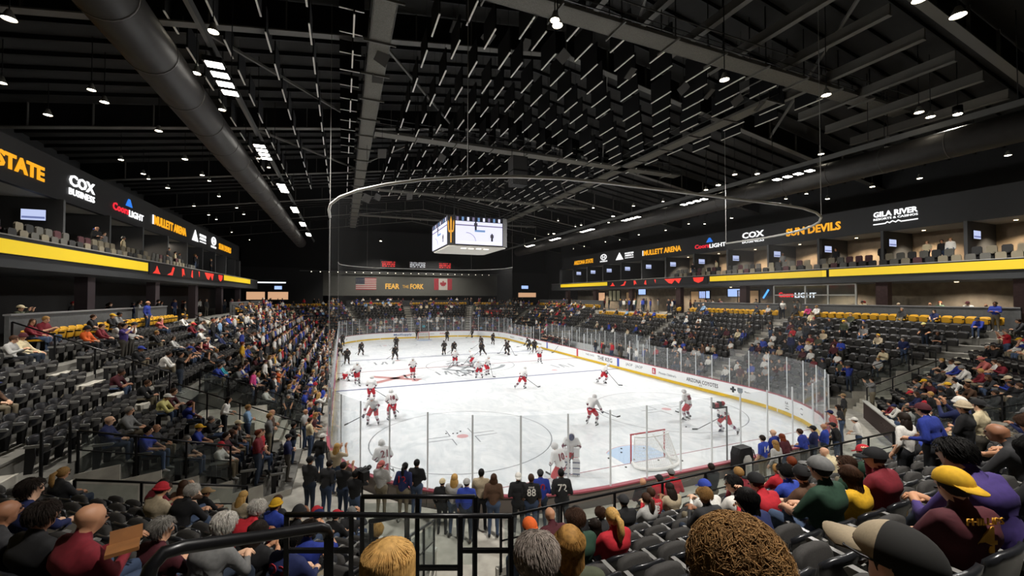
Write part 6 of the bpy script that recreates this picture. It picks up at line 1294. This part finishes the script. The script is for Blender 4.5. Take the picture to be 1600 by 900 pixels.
# ------------------------------------------------------------------ goals
m_goal = M('goal red', '#b5323c', .4); m_net = clear('goal net', (1, 1, 1), 0, .5, .13, (.9, .9, .9)); m_cord = M('net cord', '#dcdcd8', .8); m_pad = M('goal pad', '#e2e2e0', .7)
for sy, nm in ((-1, 'near'), (1, 'far')):
    y = sy * 27.13; t = thing('hockey_goal', 'red framed hockey goal with white net at the %s end' % nm, 'goal', (0, y, 0)); bk = y + sy * 1.1
    for x in (-.915, .915): b = MB(); b.tube([(x, y, 0), (x, y, 1.22)], .035, 8); part(b, 'goal_post', m_goal, t, True)
    b = MB(); b.tube([(-.95, y, 1.22), (.95, y, 1.22)], .035, 8); part(b, 'crossbar', m_goal, t, True)
    arc = [(-.915, y + sy * .1)] + [(1.1 * math.cos(a) * -1, y + sy * (.55 + .55 * math.sin(a))) for a in np.linspace(0, PI, 9)] + [(.915, y + sy * .1)]
    b = MB(); b.tube([(x, q, .07) for x, q in arc], .07, 8); part(b, 'base_pad', m_pad, t, True)
    top = [(x * .82, y + (q - y) * .45) for x, q in arc]; b = MB(); b.tube([(x, q, 1.2) for x, q in top], .025, 6); part(b, 'top_frame', m_pad, t, True)
    n = len(arc); b = MB(); b.add([(x, q, .1) for x, q in arc] + [(x, q, 1.2) for x, q in top], [(i, i + 1, n + i + 1, n + i) for i in range(n - 1)]); b.add([(x, q, 1.2) for x, q in top] + [(-.9, y, 1.22), (.9, y, 1.22)], [tuple(range(n)) + (n + 1, n)]); part(b, 'net', m_net, t)
    b = MB()
    for k in range(1, 9): f = k / 9; b.tube([(x + (X - x) * f, q + (Q - q) * f, .1 + 1.1 * f) for (x, q), (X, Q) in zip(arc, top)], .006, 4, caps=False)
    for i in range(n - 1):
        for f in (.0, .25, .5, .75):
            p0 = [arc[i][k] + (arc[i + 1][k] - arc[i][k]) * f for k in (0, 1)]; p1 = [top[i][k] + (top[i + 1][k] - top[i][k]) * f for k in (0, 1)]; b.tube([(*p0, .1), (*p1, 1.2)], .006, 4, caps=False)
    o = part(b, 'net_cord', m_cord, t); o['kind'] = 'stuff'
    b = MB(); b.bar((.1, y + sy * .2, 1.2), (.45, y + sy * 1.05, .1), .06); part(b, 'center_bar', m_pad, t)
# ------------------------------------------------------------------ hockey players
SLOT = {'w': [SK[0], M('jersey white', '#dcdcdc', .8, noise=.06, nscale=20), M('pants red', '#b01c2c', .8), M('sock white', '#c9c9cc', .8), M('glove navy', '#2b2c3c', .7), M('skate black', '#1b1b1e', .4), M('stripe navy red', '#6a3346', .8)],
        'd': [SK[1], M('jersey black', '#231d1c', .8, noise=.1, nscale=20), M('pants black', '#1f1a19', .8), M('sock dark', '#33292a', .8), M('glove dark', '#1d1a1a', .7), M('skate black', '#1b1b1e', .4), M('stripe cream', '#8d7f70', .8)]}
m_hw, m_hd = M('helmet white', '#d2d2d2', .35), M('helmet dark', '#26201f', .35); m_shaft, m_blade = M('stick shaft', '#3a3a3d', .5), M('stick blade', '#1f1f21', .6); SM = {}
def stick_mesh(pose):
    if pose in SM: return SM[pose]
    J = POSE[pose][1]; a, c = Vector(J['wrR']), Vector(J['wrL']); d = (c - a).normalized() if pose not in ('skate_upright',) else Vector((.3, .5, -.8)).normalized()
    if d.z > -.3: d = Vector((d.x * .5 + .15, .6, -.65)).normalized()
    top = a + (a - J['elR']).__class__((0, 0, 0)) if False else a; top = Vector(a) - d * .18; L = (top.z - .04) / -d.z; L = min(L, 1.75); end = top + d * L; sh = MB(); sh.bar(top, end, .024, .034); hd_ = Vector((d.x, d.y, 0)).normalized(); side = Vector((hd_.y, -hd_.x, 0)) * -1
    bl = MB(); bl.bar(end, end + (hd_ * .6 + side * .5).normalized() * .3 + Vector((0, 0, -.0)), .014, .075); tp = MB(); tp.bar(top, top + d * .14, .032, .04)
    SM[pose] = (sh.mesh('shaft', m_shaft), bl.mesh('blade', m_blade), tp.mesh('grip_tape', M('grip tape', '#c8c8c4', .8))); return SM[pose]
NP = {'w': 0, 'd': 0}
def player(u, v, team, pose, face, num=None, stick=True, where='', pos=None, goalie=False):
    p = onz(u, v, 0) if pos is None else np.array(pos, float); NP[team] += 1; me, J = POSE[pose]; o = link('hockey_player', me); o.location = (p[0], p[1], 0.0); o.rotation_euler = (0, 0, math.radians(face)); setslots(o, SLOT[team])
    kit = 'white and red' if team == 'w' else 'black'
    tag(o, 'player in %s, %s' % (kit, where), 'hockey player', 'players in white' if team == 'w' else 'players in black')
    h = link('helmet', HELM, o); h.location = J['head']; setslots(h, [m_hw if team == 'w' else m_hd]); vz = link('visor', VISOR, h)
    if num:
        a = Vector(J['chest'] - J['pel']).normalized(); X = Vector((1, 0, 0)); N_ = X.cross(a); c = Vector(J['chest']) + N_ * .175 - a * .03
        text(num, o, c, X, a, .13 * len(num), .26, M('number red navy', '#7a2434', .7) if team == 'w' else M('number cream', '#b8ab9c', .7), 'back_number', .015, .014, True)
    if stick:
        s_ = thing('hockey_stick', 'stick of the player in %s %s' % ('white' if team == 'w' else 'black', where), 'hockey stick', tuple(o.location), math.radians(face), 'sticks of the players in ' + ('white' if team == 'w' else 'black'))
        for me_, n_ in zip(stick_mesh(pose), ('shaft', 'blade', 'grip_tape')): link(n_, me_, s_)
    return o
U, Gd, St, Re, Kn = 'skate_upright', 'skate_glide', 'skate_stride', 'skate_reach', 'skate_kneel'
for a in [(535, 541, 'd', Gd, 200, None, 'closest to the far left-hand corner glass'), (532, 557, 'd', Re, 30, None, 'bent between two others by the left-side boards'), (542, 570, 'd', Gd, 190, '8', 'at the far blue line beside the left-side boards'), (563.5, 555.5, 'd', Re, 200, None, 'arms spread inside the far zone, left of the others'), (619, 546, 'd', Gd, 170, None, 'behind another black player in the far zone'), (617, 563, 'd', Re, 185, '4', 'facing away at the far blue line'),
          (693.7, 555, 'd', U, 10, None, 'upright inside the far blue line'), (709, 554, 'd', Re, 180, '17', 'arms spread inside the far blue line'), (698.5, 533, 'd', Gd, 190, None, 'in front of the far crease'), (652, 530, 'd', U, 160, None, 'beside the far goal'), (737.5, 527.5, 'd', U, 90, None, 'at the far boards right of the goal'), (752, 545, 'd', Gd, 120, None, 'bent forward in the far right-hand circle'), (753, 556, 'd', St, 140, None, 'striding behind the bent player'), (770, 538, 'd', Gd, 200, None, 'in the far right-hand corner'), (790, 553, 'd', U, 60, None, 'left of the pair near the far right-hand boards'), (794.5, 555, 'd', U, 240, None, 'right of the pair near the far right-hand boards'), (827, 547, 'd', Re, 100, None, 'reaching with the stick by the right-side boards'), (835, 552, 'd', Gd, 160, None, 'beside the reaching player by the right-side boards'), (874.5, 551, 'd', U, 90, None, 'leaning at the bench door'),
          (540, 595, 'w', Kn, 250, None, 'stretching on the ice near the left-side boards'), (558, 600, 'w', U, 200, '20', 'standing beside the stretching player'), (645, 591, 'w', U, 190, '24', 'upright near the center circle'), (711, 572, 'w', Gd, 170, None, 'left of the cluster at center ice'), (737, 573, 'w', Gd, 60, None, 'at the back of the cluster at center ice'), (749, 591, 'w', Re, 140, None, 'in front of the cluster at center ice'), (761, 586, 'w', Gd, 220, None, 'right of the cluster at center ice'), (843, 566, 'w', U, 180, None, 'near the right-side boards at the far blue line'), (817, 607, 'w', St, 300, None, 'striding across the near blue line'), (945, 599, 'w', St, 240, None, 'skating towards the right-side boards'), (580, 628, 'w', Gd, 340, None, 'behind the wide-footed one by the left-side boards'), (583, 664, 'w', Re, 160, '22', 'facing away in the left-side circle with feet wide'), (612, 656, 'w', Gd, 10, '18', 'facing away beside the wide-footed one, left-side circle'), (598, 762, 'w', Gd, 10, '21', 'facing away closest to the near left-hand glass'), (925, 664, 'w', Re, 300, None, 'bent over the stick in the slot'), (1073, 656, 'w', Gd, 10, '55', 'facing away beyond the near goal'), (1131, 677, 'w', St, 75, None, 'skating out from the near right-hand circle'), (872, 768, 'w', Gd, 20, '10', 'in front of the goaltender near the glass')]:
    player(a[0], a[1], a[2], a[3], a[4], a[5], True, a[6])
g = player(893, 742, 'w', Gd, 150, None, True, 'goaltender with big white leg pads'); g['label'] = 'goaltender in white jersey with big white leg pads near the glass'; J = POSE[Gd][1]
for s_ in 'LR':
    b = MB(); k, a = Vector(J['kn' + s_]), Vector(J['an' + s_]); b.prism([(-.14, -.45), (.14, -.45), (.15, .3), (.1, .42), (-.1, .42), (-.15, .3)], (k + a) / 2 + Vector((0, .09, .02)), (1, 0, 0), (0, .25, 1), (0, .1, 0)); part(b, 'leg_pad', M('pad white', '#d5d5d6', .6), g, False, True); b = MB()
    for z in (-.25, 0, .25): b.box(tuple((k + a) / 2 + Vector((0, .2 + z * .25, .02 + z))), (.29, .02, .03))
    part(b, 'pad_stripe', M('pad stripe', '#27305c', .6), g, False, True)
b = MB(); b.box(tuple(J['wrR'] + V3(0, .1, 0)), (.22, .08, .36)); part(b, 'blocker', MATS['pad white'], g, False, True); b = MB(); b.ball(tuple(J['wrL'] + V3(.02, .08, 0)), .15, 10, 7, (1, .5, 1)); part(b, 'catching_glove', MATS['pad white'], g, True, True); b = MB(); b.ball(tuple(J['head'] + V3(0, .08, -.01)), .115, 12, 8, (1, .7, 1.25)); part(b, 'face_mask', M('mask navy', '#232a55', .4), g, True, True)
# pucks
for k, (u, v) in enumerate([(697, 677.5), (708, 677.5), (714.5, 677), (719.5, 674), (971, 701), (971, 707), (951, 716), (978, 730), (1006, 700), (1029, 719), (1066, 720), (1072, 667), (991, 718)]):
    p = onz(u, v, .01); b = MB(); b.tube([(0, 0, .002), (0, 0, .027)], .0381 * 1.15, 12); o = link('puck', b.mesh('puck', m_black)); o.location = (p[0], p[1], .003); tag(o, 'small black puck on the ice, %s counted across from the left-hand circle' % nth(k + 1), 'puck', 'pucks on the ice')
# ------------------------------------------------------------------ things at the near glass
p = ony(1123, 637, -30.3); t = thing('camera_box', 'black tray with red and black gear fixed on the near glass', 'camera box', tuple(p)); p = np.array(p)
b = MB(); b.box(p + (0, 0, .02), (.62, .24, .04)); part(b, 'tray', m_black, t); b = MB(); b.box(p + (-.16, 0, .11), (.17, .16, .15)); part(b, 'red_pack', M('gear red', '#a3202c', .6), t); b = MB(); b.box(p + (.03, 0, .13), (.1, .14, .2)); part(b, 'black_pack', m_black, t); b = MB(); b.ball(p + (.2, 0, .14), .09, 10, 7); part(b, 'red_dome', MATS['gear red'], t, True); b = MB(); b.box(p + (-.3, 0, .12), (.03, .16, .22)); part(b, 'end_plate', m_black, t); b = MB(); b.bar(p + (.29, -.1, .05), p + (.29, -.1, -2.3), .04); part(b, 'bracket', m_steel, t)
p = onz(566, 742, 2.1); t = thing('video_camera', 'black shoulder video camera at the near left-hand glass', 'video camera', (p[0], p[1], 2.0)); b = MB(); b.box((p[0], p[1], 2.12), (.2, .45, .24), .5); part(b, 'body', m_black, t); b = MB(); b.tube([(p[0] + .1, p[1] + .2, 2.14), (p[0] + .22, p[1] + .4, 2.14)], .07, 10); part(b, 'lens', m_blackm, t, True); b = MB(); b.bar((p[0] - .05, p[1] - .1, 2.28), (p[0] + .1, p[1] + .15, 2.28), .03); part(b, 'handle', m_black, t); b = MB(); b.bar((p[0], p[1], 2.0), (p[0], p[1], FLOOR_Z), .05); part(b, 'monopod', m_black, t)
p = onz(1166, 712, 1.4); t = thing('padded_case', 'tall black padded equipment case with pale pocket on the walkway', 'case', (p[0], p[1], FLOOR_Z)); b = MB(); b.prism([(-.35, 0), (.35, 0), (.38, .9), (.28, 1.12), (-.28, 1.12), (-.38, .9)], (p[0], p[1], FLOOR_Z), (1, 0, 0), UZ, (0, .35, 0)); part(b, 'shell', M('case black', '#121214', .7), t); b = MB(); b.prism([(-.2, .1), (.2, .1), (.2, .7), (.1, .85), (-.1, .85), (-.2, .7)], (p[0] + .05, p[1] - .03, FLOOR_Z), (1, 0, 0), UZ, (0, .04, 0)); part(b, 'pocket', M('case pocket', '#b8b8b4', .7), t); b = MB(); b.tube([(p[0] + .3, p[1] + .1, FLOOR_Z + 1.05), (p[0] + .5, p[1] + .1, FLOOR_Z + .95), (p[0] + .6, p[1] + .1, FLOOR_Z + .7)], .02, 6); part(b, 'handle', m_blackm, t)
p = atd(192, 856, 3.3); t = thing('food_box', 'open brown cardboard box held on a lap in the corner block', 'box', tuple(p)); cb = M('cardboard', '#7a4f28', .8, noise=.15); b = MB(); b.box(p, (.2, .17, .03), .3); part(b, 'bottom', cb, t); b = MB(); b.box(p + V3(-.02, .11, .05), (.2, .012, .11), .3, rx=-.5); part(b, 'lid', cb, t)
# ------------------------------------------------------------------ heads right in front of the camera
def close_person(u, v, D, face, top, label, hair=None, hcol=None, n=900, seed=1, skin=0, pose='sit_close', base_hair='short'):
    """head centre on the ray at depth D; the body sits below it"""
    me, J = POSE[pose]; h = atd(u, v, D); rz = math.radians(face); c, s_ = math.cos(rz), math.sin(rz); hx, hy, hz = J['head']
    pos = (h[0] - (hx * c - hy * s_), h[1] - (hx * s_ + hy * c), h[2] - hz); o = link('person', me); o.location = pos; o.rotation_euler = (0, 0, rz); tp = TOP[top]; setslots(o, [SK[skin], tp, TRO[0], SHO[0], m_feat, tp]); tag(o, label, 'person', 'people seated right in front of the camera')
    if hair:
        m_ = M('strands ' + seed.__str__(), hcol, .7, noise=.35, nscale=35, spec=.15); b = strands(hair, n, seed); sh_ = shell(_k if hair != 'long' else (lambda x, y, z: z > -.06 + max(0, y + .02) * 1.6), .1, 18, 14, (.93, 1.12, 1.06))
        k = MB(); k.add(*sh_); k.add(b.v, b.f); hobj = link('hair', k.mesh('hair', m_, True), o); hobj.location = J['head']; hobj['kind'] = 'stuff'
    return o
close_person(606, 884, 2.0, -20, 'beige', 'blonde bobbed person seated right in front of the camera beside the passage', 'bob', '#a5804a', 4200, 3)
close_person(839, 872, 2.25, -24, 'charcoal', 'grey-haired short-cut person seated right in front of the camera', 'short', '#7a7068', 5200, 4)
close_person(890, 849, 2.9, -24, 'olive', 'person with long straight fair hair seated beside the grey-haired one', 'long', '#8f6a38', 3600, 5)
close_person(1154, 893, 1.5, -34, 'brown', 'person with tousled brown hair seated at the bottom of the view', 'curly', '#80603a', 6500, 6)
o = close_person(1402, 874, 1.42, 4, 'black', 'person in a tan and black cap seated closest to the camera', None); J = POSE['sit_close'][1]
def dome(t0, t1, r, n=20, k=10):
    """part of a cap crown between two fore-aft angles, rim level all round"""
    V_, F = [], []
    for i in range(k + 1):
        t = t0 + (t1 - t0) * i / k
        for j in range(n + 1): a = PI * j / n; V_.append((r * .94 * math.cos(t) * math.cos(a), r * 1.14 * math.sin(t) - .005, r * .98 * math.cos(t) * math.sin(a) + .012))
    for i in range(k):
        for j in range(n): p = i * (n + 1) + j; F.append((p, p + 1, p + n + 2, p + n + 1))
    return V_, F
b = MB(); b.add(*dome(.22, PI / 2, .112)); cp = link('cap', b.mesh('cap', M('cap tan', '#8d7f68', .85, noise=.08, nscale=120), True), o); cp.location = J['head']
b = MB(); b.add(*dome(-PI / 2, .24, .1125)); x_ = link('mesh_back', b.mesh('mesh_back', M('cap black', '#151412', .9, noise=.1, nscale=120), True), cp)
b = MB(); V_ = []
for i in range(13):
    a = PI * (.16 + .68 * i / 12); q = .02 * abs(math.cos(a)) ** 2
    V_ += [(.105 * math.cos(a), .122 * math.sin(a), .036 - q), (.09 * math.cos(a), .075 + .15 * math.sin(a), .022 - q * 1.6), (.105 * math.cos(a), .122 * math.sin(a), .028 - q), (.09 * math.cos(a), .075 + .15 * math.sin(a), .016 - q * 1.6)]
F = []
for i in range(12): q = 4 * i; F += [(q, q + 1, q + 5, q + 4), (q + 3, q + 2, q + 6, q + 7), (q + 1, q + 3, q + 7, q + 5)]
b.add(V_, F); link('brim', b.mesh('brim', MATS['cap tan'], True), cp)
f = link('hair', HAIR['fringe'], o); f.location = J['head']; setslots(f, [HM['black-haired']])
b = MB()
for s_ in (-1, 1): b.tube([(s_ * .1, -.02, .01), (s_ * .104, .06, .012), (s_ * .085, .12, .01)], .004, 5)
b.tube([(-.085, .12, .01), (-.03, .135, .012), (.03, .135, .012), (.085, .12, .01)], .004, 5); gl = link('glasses', b.mesh('glasses', m_black), o); gl.location = J['head']
settle_texts()
